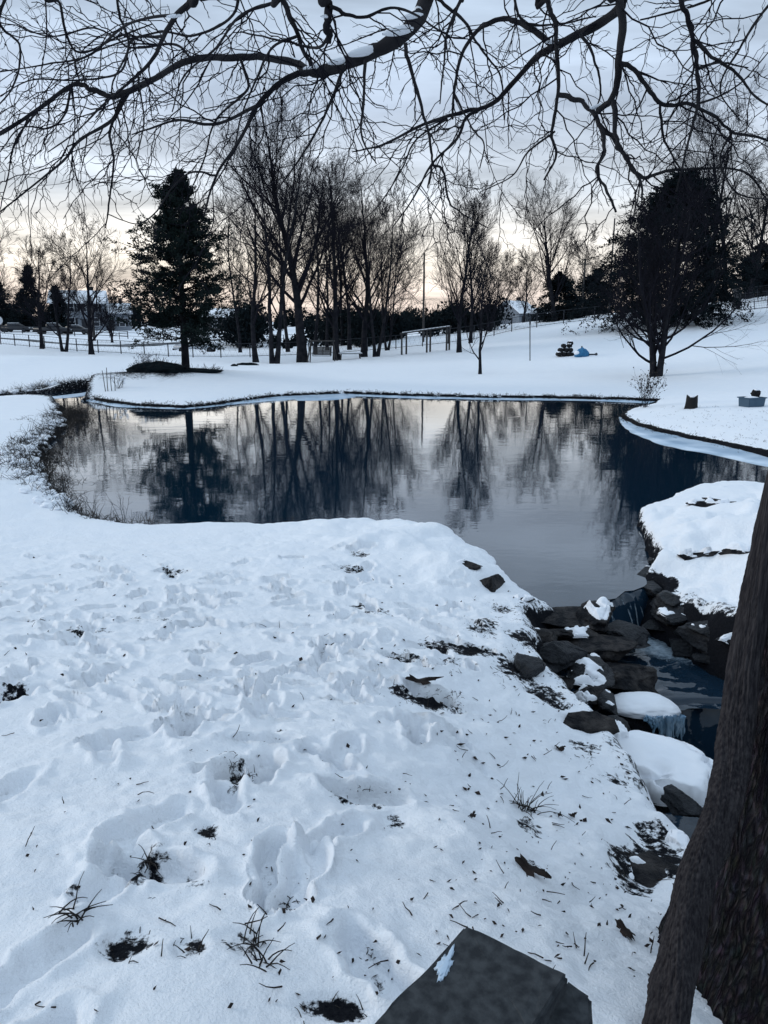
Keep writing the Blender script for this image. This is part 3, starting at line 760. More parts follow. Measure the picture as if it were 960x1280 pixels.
def prof_cedar(v):
    return float(np.interp(v, [.10, .17, .3, .5, .7, .85, .93, 1], [.85, 1.05, 1.12, .98, .74, .46, .26, .10]))
def prof_cone(v): return float(np.interp(v, [.03, .15, .6, 1], [.9, 1, .55, .05]))
def prof_broad(v): return float(np.interp(v, [.06, .2, .45, .65, .85, 1], [1.05, 1.12, 1.0, .74, .40, .08]))

put_evergreen(232, 457, 35, 'tall shaggy dark cedar on the far bank left of the bare trees', 3, 8.35, 2.1, prof=prof_cedar, nb=215, nl=64000, leaf=.075, clear=.13, droop=-.03)
put_evergreen(842, 392, 66, 'broad dark evergreen on the right hill behind the multi-stem maple', 8, 11.8, 6.5, mat='needle_dark', prof=prof_broad, nb=280, nl=95000, leaf=.14, clear=.02)
put_evergreen(698, 402, 92, 'small rounded evergreen just beyond the hill fence under a wide bare tree', 12, 5.4, 2.7, mat='needle_dark', prof=prof_broad, nb=120, nl=20000, leaf=.16, clear=.02)
put_evergreen(40, 417, 146, 'pointed evergreen behind the three roadside bare trees', 13, 11.6, 3.6, mat='needle_dark', prof=prof_cone, nb=110, nl=9000, leaf=.30, clear=.03)
put_evergreen(75, 417, 148, 'narrow evergreen right of the pointed one beside the road', 14, 8.0, 2.5, mat='needle_dark', prof=prof_cone, nb=90, nl=7000, leaf=.30, clear=.03)
put_evergreen(2, 417, 150, 'evergreen cut by the left edge of the view above the parked cars', 15, 9.6, 4.2, mat='needle_dark', prof=prof_cone, nb=100, nl=9000, leaf=.30, clear=.03)
put_evergreen(945, 384, 92, 'dark evergreen at the right edge beyond the wire pen', 16, 6.0, 3.0, mat='needle_dark', prof=prof_broad, nb=120, nl=16000, leaf=.18, clear=.02)
put_evergreen(742, 396, 100, 'low evergreen between the round one and the broad hill evergreen', 18, 5.6, 3.0, mat='needle_dark', prof=prof_broad, nb=120, nl=16000, leaf=.18, clear=.02)

G1 = 'bare trees across the far bank'
# left roadside group
put_bare(52, 432, 78, 'slim bare tree, leftmost of the roadside three', 21, 10.2, .22, spread=.42, lean=(.02, 0), group=G1, twig=.012)
put_bare(80, 435, 74, 'forked bare tree in the middle of the roadside three', 22, 10.4, .24, spread=.46, stems=2, group=G1, twig=.012)
put_bare(114, 438, 70, 'bare tree with low outstretched limbs, rightmost of the roadside three', 23, 10.4, .26, spread=.60, clear=.10, group=G1, twig=.012)
put_bare(-12, 440, 66, 'bare tree leaning in at the left edge of the view', 24, 10.5, .25, spread=.55, group=G1, twig=.012)
put_bare(140, 424, 110, 'low bushy bare tree beside the white house', 25, 6.5, .2, spread=.6, clear=.05, dens=1.2, group=G1, twig=.016)
# middle cluster
put_bare(320, 452, 56, 'leaning bare tree with a limb reaching left beside the cedar', 31, 12.8, .23, spread=.62, lean=(-.10, 0), clear=.22, limb_n=12, group=G1, twig=.008, zig=.12)
put_bare(343, 453, 54, 'twin-trunked tall bare tree right of the leaning one', 32, 15.5, .27, spread=.42, stems=2, split=-.10, clear=.16, group=G1, twig=.009, dens=1.1)
put_bare(378, 448, 58, 'thickest tall bare tree left of the bench swing', 33, 17.6, .44, spread=.46, clear=.22, limb_n=20, group=G1, twig=.009, dens=1.15)
put_bare(421, 450, 60, 'tall bare tree just right of the bench swing', 34, 15.2, .30, spread=.40, clear=.14, limb_n=16, group=G1, twig=.009, dens=1.1)
put_bare(394, 440, 72, 'slender bare tree behind the bench swing', 35, 17.0, .20, spread=.40, clear=.2, group=G1, twig=.010)
put_bare(409, 438, 78, 'straight thin bare tree in the back row behind the swing', 36, 15.5, .18, spread=.38, clear=.2, group=G1, twig=.011)
put_bare(437, 438, 76, 'bare tree in the back row above the low snowy table', 37, 16.4, .22, spread=.40, clear=.2, group=G1, twig=.011)
put_bare(455, 447, 62, 'dark straight bare tree left of the pale barked one', 38, 14.0, .28, spread=.40, clear=.15, limb_n=16, group=G1, twig=.009, dens=1.1)
put_bare(470, 447, 61, 'bare tree with curving stems left of the arbor', 39, 12.6, .22, spread=.50, lean=(.10, 0), clear=.14, stems=2, split=-.05, group=G1, twig=.009, dens=1.1)
put_bare(360, 436, 80, 'bare tree in the back row between the two thick trunks', 40, 17.2, .22, spread=.44, clear=.2, group=G1, twig=.011)
put_bare(300, 434, 84, 'distant bare tree right behind the cedar', 41, 15.0, .2, spread=.44, clear=.2, group=G1, twig=.012)
put_bare(484, 440, 70, 'bushy bare tree at the right end of the middle cluster', 42, 11.8, .17, spread=.48, clear=.1, stems=2, group=G1, twig=.011, dens=1.1)
put_bare(428, 436, 90, 'tall faint bare tree at the back of the middle cluster', 43, 19.0, .22, spread=.4, clear=.2, group=G1, twig=.013)
# right of the pole
put_bare(574, 440, 58, 'upright bare tree right of the arbor with a dense oval crown', 51, 11.8, .20, spread=.42, clear=.12, limb_n=18, group=G1, twig=.009, dens=1.15, up=.2)
put_bare(588, 436, 70, 'bare tree half hidden behind the oval crowned one', 52, 12.2, .2, spread=.42, clear=.15, group=G1, twig=.011, up=.16)
put_bare(612, 428, 84, 'low twiggy bare tree by the start of the hill fence', 53, 7.5, .16, spread=.55, clear=.08, stems=2, group=G1, twig=.013)
put_bare(600, 471, 41, 'small upright bare sapling alone on the far snow slope', 54, 6.6, .10, spread=.50, clear=.12, limb_n=14, levels=4, group=G1, twig=.005, up=.22, dens=.9, a=(.45, .75), name='bare_sapling')
put_bare(693, 404, 90, 'wide spreading bare tree on the skyline over the round evergreen', 55, 13.6, .32, spread=.60, clear=.14, limb_n=18, group=G1, twig=.011, up=.12, dens=1.05)
put_bare(655, 402, 110, 'far low bare tree above the distant houses', 56, 9.0, .2, spread=.55, clear=.1, group=G1, twig=.016)
put_bare(726, 398, 105, 'thin bare tree between the spreading tree and the hill evergreen', 57, 11, .18, spread=.5, clear=.1, group=G1, twig=.014)
put_bare(820, 471, 36, 'multi-stemmed bare maple with a vase shaped crown on the right slope', 58, 8.4, .30, spread=.52, stems=4, split=-.10, clear=.09, limb_n=30, levels=4, group=G1, twig=.005, up=.12, dens=.88, a=(.5, 1.25), name='bare_maple')
put_bare(880, 388, 84, 'tall bare tree rising behind the broad hill evergreen', 61, 19.5, .34, spread=.45, clear=.2, limb_n=18, group=G1, twig=.012, dens=1.1)
put_bare(905, 384, 88, 'second tall bare tree behind the hill evergreen, further right', 62, 20.5, .34, spread=.45, clear=.2, limb_n=18, group=G1, twig=.012, dens=1.1)
put_bare(935, 378, 86, 'bare tree standing behind the wire pen', 63, 15.5, .3, spread=.48, clear=.15, limb_n=16, group=G1, twig=.012)
put_bare(965, 380, 80, 'bare tree cut by the right edge above the wire pen', 64, 13.0, .28, spread=.5, clear=.15, limb_n=16, group=G1, twig=.012)
put_bare(-60, 436, 80, 'bare tree outside the left edge of the fields', 65, 12.0, .28, spread=.5, clear=.15, group=G1, twig=.014)

# ------------------------------------------------------------------ far woods and thicket
def woods(name, label, strips, seed, kind='stuff'):
    g = np.random.default_rng(seed); tb = Tubes()
    VV, FF, nn = [], [], 0
    for (x0, x1, Y, h0, h1, n, fol) in strips:
        for _ in range(n):
            px = g.uniform(x0, x1); yy = Y * g.uniform(.93, 1.1); p = at_y(px, 400, yy); z = gz(p[0], yy) - .3
            H = g.uniform(h0, h1) * float(.95 + .55 * fbm(np.array([px * .035]), np.array([Y * .1]), s=seed, o=3)[0])
            m = 60; st = np.tile((p[0], yy, z), (m, 1)) + g.normal(size=(m, 3)) * (H * .12, H * .12, 0); st[:, 2] += g.uniform(0, .7, m) * H
            P, R = grow(g, st, g.normal(size=(m, 3)) * (.6, .6, .2) + (0, 0, .9), g.uniform(.2, .5, m) * H, np.full(m, .025 * Y / 100), np.full(m, .012 * Y / 100), 4, .18, .1)
            tb.add(P, R, 3, g)
            P, R = grow(g, np.array([[p[0], yy, z]]), np.array([[0, 0, 1.]]), np.array([H]), np.array([.12]), np.array([.03]), 5, .05, .05)
            tb.add(P, R, 4, g)
            if fol:
                k = fol; u = nrmz(g.normal(size=(k, 3))) * (g.uniform(0, 1, k) ** .45)[:, None]
                c = np.array((p[0], yy, z + H * .42)) + u * (H * .38, H * .38, H * .42)
                a_ = nrmz(g.normal(size=(k, 3))); b_ = nrmz(np.cross(a_, g.normal(size=(k, 3)))); s = Y * .0022 * g.uniform(.5, 1.5, k)[:, None]
                VV.append(np.stack([c - a_ * s, c + b_ * s * .6, c + a_ * s, c - b_ * s * .6], 1).reshape(-1, 3))
                FF.append(np.arange(k * 4).reshape(k, 4) + nn); nn += k * 4
    V1 = np.vstack(tb.V); V = V1; Fs = [np.vstack(tb.F)]
    if VV: V = np.vstack([V1] + VV); Fs.append(np.vstack(FF) + len(V1))
    o = mesh_np(name, V, Fs, M['needle_dark'])
    tag(o, label, None, None, kind)
woods('distant_woods', 'dark line of far woods along the horizon',
      [(-250, 1200, 230, 3.5, 7.5, 170, 110), (-100, 560, 180, 3, 6, 46, 120), (470, 800, 170, 3, 6, 50, 120), (-400, 0, 200, 8, 12, 30, 150), (850, 1300, 150, 8, 13, 40, 150)], 5)
woods('thicket', 'dense dark thicket behind the middle bare trees',
      [(278, 330, 110, 4.5, 7.0, 14, 330), (400, 545, 92, 3.0, 5.2, 26, 320), (340, 392, 100, 2, 3.6, 6, 260), (560, 632, 92, 2.5, 5, 14, 300), (118, 160, 172, 4, 6, 8, 400), (430, 500, 84, 2.5, 4.2, 12, 380)], 6)

# ------------------------------------------------------------------ foreground tree
FT = thing('shade_tree', 'big furrowed tree trunk at the right edge with bare limbs arching over the pond', 'tree', (0, 0, 0))
def trunk_mesh():
    nz_, nt_ = 330, 260
    zz = np.concatenate([np.linspace(-.5, 2.6, 280), np.linspace(2.65, 7.5, nz_ - 280)])
    tt = np.linspace(0, 2 * math.pi, nt_, endpoint=False)
    Zm, Tm = np.meshgrid(zz, tt, indexing='ij')
    rad = np.interp(Zm, [-.5, -.15, .1, .5, 1.1, 2.5, 5, 7.5], [.52, .44, .40, .365, .34, .33, .27, .20])
    lob = .035 * np.cos(5 * Tm + .6) * np.exp(-np.maximum(Zm + .2, 0) / .35)
    cx, cy = np.cos(Tm) * 2.6, np.sin(Tm) * 2.6
    w = fbm(cx * 2, cy * 2, Zm * 1.6, s=4, o=3)
    rdg = 1 - np.abs(fbm(cx * 6.5 + w * .9, cy * 6.5 + w * .9, Zm * 4.2, s=14, o=3)) * 2.6
    fine_ = fbm(cx * 12, cy * 12, Zm * 9, s=19, o=3)
    rad = rad + lob - .015 * np.clip(rdg, 0, 1) + .007 * fine_ + .02 * w
    X = 1.32 + .06 * Zm + rad * np.cos(Tm); Y = 1.80 + .03 * Zm + rad * np.sin(Tm)
    i_ = np.arange(nz_ * nt_).reshape(nz_, nt_)
    q = np.stack([i_[:-1], np.roll(i_, -1, 1)[:-1], np.roll(i_, -1, 1)[1:], i_[1:]], 2).reshape(-1, 4)
    return mesh_np('trunk', np.stack([X.ravel(), Y.ravel(), Zm.ravel()], 1), q, M['trunk'], FT)
trunk_mesh()
def spline(P, n):
    P = np.array(P, float); k = len(P)
    Pe = np.vstack([2 * P[0] - P[1], P, 2 * P[-1] - P[-2]])
    out = []
    for t in np.linspace(0, k - 1 - 1e-6, n):
        i_ = int(t); u = t - i_
        a, b, c, d = Pe[i_:i_ + 4]
        out.append(.5 * (2 * b + (c - a) * u + (2 * a - 5 * b + 4 * c - d) * u * u + (3 * b - a - 3 * c + d) * u ** 3))
    return np.array(out)
# thick woody vine stem leaning on the trunk
def vine():
    P = [(.62, 1.38, -.35), (.665, 1.46, -.06), (.705, 1.52, .08), (.755, 1.60, .23), (.852, 1.70, .385), (.915, 1.80, .55), (.95, 1.85, .795), (.975, 1.86, 1.07), (1.02, 1.86, 1.6), (1.08, 1.87, 2.4), (1.2, 1.85, 3.5), (1.32, 1.8, 4.6)]
    C = spline(P, 520); n = len(C); k = 150
    T_ = nrmz(np.gradient(C, axis=0)); A = nrmz(np.cross(T_, np.array((0, 1., 0)))); B = np.cross(T_, A)
    tt = np.linspace(0, 2 * math.pi, k, endpoint=False)
    s = np.linspace(0, 1, n)[:, None]
    Tw = tt[None] + s * 5
    rad = np.interp(s, [0, .1, .25, .5, 1], [.066, .051, .043, .041, .033]) * (1 + .12 * np.cos(3 * Tw) + .10 * fbm(np.cos(Tw) * 2, np.sin(Tw) * 2, s * 22, s=3, o=3)) - .005 * np.clip(1 - 3 * np.abs(fbm(np.cos(Tw) * 8, np.sin(Tw) * 8, s * 14, s=8, o=3)), 0, 1) + .0022 * fbm(np.cos(Tw) * 24, np.sin(Tw) * 24, s * 40, s=9, o=2)
    V = C[:, None] + rad[:, :, None] * (A[:, None] * np.cos(tt)[None, :, None] + B[:, None] * np.sin(tt)[None, :, None])
    i_ = np.arange(n * k).reshape(n, k)
    q = np.stack([i_[:-1], np.roll(i_, -1, 1)[:-1], np.roll(i_, -1, 1)[1:], i_[1:]], 2).reshape(-1, 4)
    o = mesh_np('vine_stem', V.reshape(-1, 3), q, M['vine'])
    tag(o, 'thick grey-brown vine stem slanting up against the big trunk', 'vine')
vine()
# limbs: (list of (px,py) or world points), distance start/end, radius px start/end
ga = np.random.default_rng(77)
LIMBS = {
 'A': [([(545, -30), (520, 25), (490, 52), (440, 76), (395, 90), (370, 80), (310, 72), (240, 75), (190, 100), (145, 120), (115, 112), (90, 107), (50, 135), (0, 168), (-50, 190)], 4.6, 5.6, 11, 2.0),
       ([(392, 90), (360, 97), (325, 128), (300, 175), (270, 220), (255, 270)], 4.85, 4.6, 4.5, 1.2),
       ([(320, 133), (270, 155), (225, 150), (190, 160), (165, 168)], 4.8, 5.1, 2.6, 1.0),
       ([(160, 117), (145, 145), (137, 165), (142, 200), (137, 250), (132, 285)], 5.3, 5.0, 2.8, 1.0),
       ([(155, 118), (140, 150), (100, 175), (80, 200), (50, 225), (0, 265)], 5.3, 5.7, 2.8, 1.0),
       ([(457, 75), (455, 120), (452, 170), (470, 205)], 4.7, 4.5, 2.4, 1.0),
       ([(430, 82), (410, 135), (380, 190), (345, 240)], 4.75, 5.2, 2.4, .9),
       ([(300, 72), (310, 110), (270, 150), (255, 200), (240, 235)], 5.0, 5.5, 2.0, .9),
       ([(90, 107), (80, 145), (60, 160), (25, 160), (0, 190)], 5.5, 5.2, 1.8, .8),
       ([(240, 75), (215, 55), (165, 60), (120, 35), (60, 45), (0, 20)], 5.2, 5.9, 2.0, .8),
       ([(505, 55), (520, 110), (535, 165), (540, 205), (535, 235)], 4.65, 4.9, 2.8, 1.2),
       ([(540, 205), (555, 215), (560, 250), (575, 265), (610, 285)], 4.85, 4.7, 2.0, .9),
       ([(270, 220), (240, 215), (215, 235), (195, 265), (170, 280), (135, 268)], 4.7, 5.1, 1.6, .7),
       ([(325, 128), (330, 165), (318, 190)], 4.8, 4.9, 1.6, .7),
       ([(50, 135), (20, 175), (10, 220), (0, 262)], 5.6, 5.4, 1.5, .7)],
 'H': [([(250, -25), (240, 0), (220, 20), (205, 45), (190, 75), (168, 98)], 4.4, 4.9, 5, 2.0),
       ([(222, 18), (160, 30), (110, 70), (60, 80), (0, 90)], 4.5, 5.3, 2.2, .9),
       ([(205, 45), (165, 50), (150, 90), (100, 100), (40, 100), (0, 120)], 4.7, 5.0, 2.0, .8),
       ([(168, 98), (130, 130), (95, 165), (60, 190)], 4.9, 5.2, 2.0, .8),
       ([(172, 95), (180, 150), (170, 200)], 4.9, 5.1, 1.5, .8)],
 'I': [([(350, -30), (352, 0), (372, 45), (388, 82)], 4.2, 4.7, 5, 2.4), ([(352, 0), (300, 20), (270, 60), (230, 95), (215, 140)], 4.3, 4.7, 2.4, .9),
       ([(372, 45), (340, 60), (320, 100), (300, 150), (292, 200)], 4.5, 4.8, 2.2, .8)],
 'J': [([(408, -30), (410, 0), (410, 30), (412, 52)], 4.1, 4.3, 7, 4.5), ([(411, 8), (450, 22), (500, 10), (560, 45)], 4.15, 4.6, 3, 1.2), ([(412, 45), (395, 60), (350, 50), (300, 40)], 4.3, 4.7, 2.6, 1.0)],
 'K': [([(60, -30), (75, 5), (95, 65), (150, 45), (190, 30)], 4.8, 5.2, 2.4, .9), ([(20, -30), (0, 25), (25, 60), (15, 110), (-20, 150)], 5.0, 5.4, 2.2, .9),
       ([(140, -30), (150, 20), (160, 60), (140, 110), (150, 160)], 4.8, 5.3, 2.2, .8), ([(300, -30), (290, 20), (240, 45), (200, 40), (130, 60), (80, 85)], 4.9, 5.4, 2.4, .9)],
 'B': [([(800, -50), (780, -5), (770, 15), (730, 40), (695, 57), (670, 72), (640, 105), (615, 130), (580, 140), (530, 155), (480, 180), (440, 190)], 4.8, 5.9, 8.5, 1.6),
       ([(690, 60), (655, 30), (625, 25), (595, 40), (575, 75), (567, 115), (565, 150)], 5.1, 5.5, 4.5, 1.4),
       ([(615, 130), (585, 145), (570, 175), (540, 205), (515, 250), (490, 285)], 5.6, 5.3, 2.8, .9),
       ([(560, 148), (520, 175), (500, 215), (470, 260), (425, 300)], 5.7, 6.0, 1.6, .7),
       ([(567, 115), (590, 160), (605, 180), (600, 210)], 5.5, 5.2, 1.6, .8)],
 'C': [([(772, -40), (775, 0), (776, 65), (767, 120), (747, 138)], 4.5, 4.9, 6.5, 4.0), ([(767, 124), (770, 175), (780, 195), (800, 225), (803, 250)], 4.8, 4.7, 3.6, 1.4),
       ([(777, 78), (800, 95), (825, 130), (860, 130), (895, 145), (915, 165), (960, 175), (1000, 200)], 4.7, 4.9, 3.6, 1.4),
       ([(825, 130), (830, 175), (850, 210), (870, 250)], 4.75, 5.1, 2.2, .9),
       ([(915, 165), (900, 200), (920, 240), (960, 250)], 4.85, 5.1, 1.8, .9)],
 'D': [([(680, -30), (685, 0), (695, 40), (697, 115), (690, 165), (695, 195), (680, 225)], 4.9, 5.2, 4.2, 1.2), ([(698, 117), (730, 130), (750, 155), (755, 190), (745, 215), (760, 240), (770, 265)], 5.0, 4.8, 3.8, 1.6),
       ([(750, 155), (775, 185), (800, 220), (830, 215), (880, 210), (930, 215), (960, 250)], 4.95, 5.2, 3.4, 1.2), ([(693, 165), (660, 190), (640, 220), (600, 240)], 5.1, 5.5, 1.6, .7)],
 'E': [([(845, -40), (852, 0), (865, 40), (872, 85), (872, 130), (865, 160), (855, 200), (845, 240)], 4.5, 4.8, 4.2, 1.1), ([(865, 48), (895, 75), (920, 90), (950, 125), (1000, 150)], 4.55, 4.9, 2.8, 1.2),
       ([(872, 86), (900, 78), (935, 85)], 4.6, 4.7, 2.4, .9), ([(872, 130), (900, 120), (930, 100), (965, 60)], 4.7, 4.9, 1.8, .8)],
 'G': [([(585, -30), (575, 0), (560, 40), (555, 75), (550, 130)], 4.9, 5.0, 3.2, 1.0), ([(520, -30), (548, 0), (580, 25), (600, 60), (625, 95), (630, 150)], 4.8, 5.3, 3.0, .9),
       ([(640, -30), (645, 10), (660, 30), (700, 30), (745, 20)], 4.9, 5.3, 2.4, 1.0), ([(725, 40), (745, 80), (750, 120), (738, 145)], 4.9, 5.1, 2.4, .9)],
 'L': [([(930, -50), (905, -15), (875, 5), (800, 25)], 4.6, 5.0, 3, 1.2), ([(985, -20), (950, 20), (925, 60), (900, 110), (925, 150)], 4.4, 4.8, 2.4, .9)],
}
HUB = {'A': (1.55, 1.95, 5.2), 'H': (.2, 3.6, 4.9), 'I': (.4, 3.4, 4.9), 'J': (.5, 3.3, 4.8), 'K': (-.4, 4.0, 5.0), 'B': (1.6, 1.95, 5.0), 'C': (1.62, 2.0, 4.6), 'D': (1.6, 1.97, 5.4), 'E': (1.65, 2.0, 4.3), 'G': (1.0, 3.0, 5.0), 'L': (1.62, 2.02, 4.8)}
# one bough from the trunk that carries H, I, J, K and G
def twiggy(tb, P, R, g, dens, px2m):
    """zig-zag side twigs of a limb; three orders"""
    seg = np.linalg.norm(np.diff(P, axis=0), axis=1).sum()
    m = max(2, int(seg * dens))
    def zig(pos, D, L_, r0, r1, n, amp):
        N_ = len(pos); Q = np.empty((N_, n, 3)); Q[:, 0] = pos; D = nrmz(D)
        side = nrmz(np.cross(D, g.normal(size=D.shape)))
        for i_ in range(1, n):
            D = nrmz(D + g.normal(size=D.shape) * .09 + np.array((0, 0, -.015)))
            d = nrmz(D + side * amp * (1 if i_ % 2 else -1))
            Q[:, i_] = Q[:, i_ - 1] + d * (L_ / (n - 1))[:, None]
        t = np.linspace(0, 1, n)[None]
        return Q, r0[:, None] * (1 - t) + r1[:, None] * t
    pos, D, L1, r1 = spawn(g, P[None], R[None], m, .08, .98, .5, 1.25, 1, np.array([.62]), .5, .1)
    D = nrmz(D * (1, .6, 1) + np.array((-.12, 0, -.18)))
    L1 = L1 * g.uniform(.35, 1.3, m)
    r1 = np.clip(r1, .0026, .0052)
    Q1, S1 = zig(pos, D, L1, r1, np.full(m, .0024), 9, .24)
    tb.add(Q1, S1, 5, g)
    pos, D, L2, r2 = spawn(g, Q1, S1, 5, .12, 1, .5, 1.1, .42, L1, .7, .3)
    Q2, S2 = zig(pos, D, L2, np.clip(r2, .0022, .0032), np.full(len(pos), .0013), 5, .28)
    tb.add(Q2, S2, 4, g)
    pos, D, L3, r3 = spawn(g, Q2, S2, 1, .3, 1, .5, 1.0, .45, L2, .7, .3)
    Q3, S3 = zig(pos, D, L3, np.full(len(pos), .0014), np.full(len(pos), .0010), 3, .2)
    tb.add(Q3, S3, 3, g)
SNOWB = []
RPROF = {('A', 0): [11, 11, 10.5, 9.5, 8, 5, 4.8, 4.6, 4.2, 4.4, 3.6, 3.0, 2.6, 2.0, 1.2], ('B', 0): [7.5, 7, 6.8, 6.2, 5.8, 4.2, 3.6, 3.2, 2.8, 2.2, 1.5, .9]}
def do_limb(key):
    g = np.random.default_rng(ord(key) * 13 + 5)
    tb = Tubes(); tw = Tubes()
    for li_, (pts, d0, d1, r0, r1) in enumerate(LIMBS[key]):
        n = len(pts); ds = np.linspace(d0, d1, n)
        W = [at_y(a, b, dd) for (a, b), dd in zip(pts, ds)]
        R = [.86 * ra / px_m(w) for ra, w in zip(RPROF.get((key, li_), np.linspace(r0, r1, n)), W)]
        if li_ == 0:
            h = np.array(HUB[key]); w0 = W[0]
            mid = (h * .45 + w0 * .55) + np.array((0, 0, .25)); W = [h, mid] + W; R = [R[0] * 1.25, R[0] * 1.12] + R
        C = spline(W, len(W) * 7)
        Rr = np.interp(np.linspace(0, 1, len(C)), np.linspace(0, 1, len(R)), R)
        C = C + (fbm(np.arange(len(C)) * .45, np.arange(len(C)) * 0 + li_ * 3.1, s=ord(key), o=2)[:, None] * np.array((1, .6, 1)) * np.minimum(.014, Rr * .9)[:, None])
        Rr = Rr * (1 + .10 * vnoise(np.arange(len(C)) * .6, np.arange(len(C)) * 0 + li_, s=5))
        tb.add(C[None], Rr[None], 12 if r0 > 4 else 8, g)
        s = 14 if li_ == 0 else 0
        twiggy(tw, C[s:], Rr[s:], g, 7.2, 1)
        # continuing tip
        if r0 >= 2.0 and (li_ or n > 5): SNOWB.append((C[s:], Rr[s:], r0))
    b = tb.build('limb', M['bark'], FT)
    tw.build('twigs', M['twig'], b)
    return b
for key in LIMBS: do_limb(key)
tb = Tubes(); bough = spline([(1.5, 1.95, 4.9), (1.1, 2.6, 5.25), (.5, 3.3, 4.95), (0, 3.7, 5.0), (-.5, 4.1, 5.0), (-1.3, 4.5, 4.7)], 40)
tb.add(bough[None], np.linspace(.11, .02, 40)[None], 12, ga); tb.build('limb', M['bark'], FT)
# snow lying on the upper side of the limbs
gs = np.random.default_rng(5)
for C, Rr, r0 in SNOWB:
    n = len(C)
    if n < 8: continue
    for _ in range(max(1, int(n / (6 if r0 > 3.5 else 16)))):
        k = int(gs.integers(3, 8 if r0 > 3.5 else 5)); s = int(gs.integers(0, n - k))
        seg = C[s:s + k]
        if abs(seg[-1, 2] - seg[0, 2]) > .9 * np.linalg.norm(seg[-1] - seg[0]): continue
        rr_ = Rr[s:s + k]; env = np.sin(np.linspace(0.08, math.pi - .08, k)) ** .6
        P = seg + np.array((0, 0, 1)) * (rr_ * .55)[:, None]
        sb = Tubes(); sb.add(P[None], (rr_ * .72 * env)[None], 8, gs); sb.build('snow_cap', M['snow'], FT)
for (px, py, d, hw) in [(392, 84, 4.85, 13), (410, 20, 4.2, 9), (345, 104, 4.85, 9), (748, 133, 4.9, 12), (500, 38, 4.65, 22), (455, 64, 4.75, 22), (425, 76, 4.8, 16), (515, 20, 4.62, 14), (218, 20, 4.5, 9), (690, 52, 5.05, 9)]:
    c = at_y(px, py, d); k = 8; s = hw / px_m(c)
    P = c + np.linspace(-1, 1, k)[:, None] * np.array((s, .02, s * .25)); sb = Tubes(); sb.add(P[None], (s * .26 * np.sin(np.linspace(.1, math.pi - .1, k)) ** .6)[None], 8, gs); sb.build('snow_cap', M['snow'], FT)

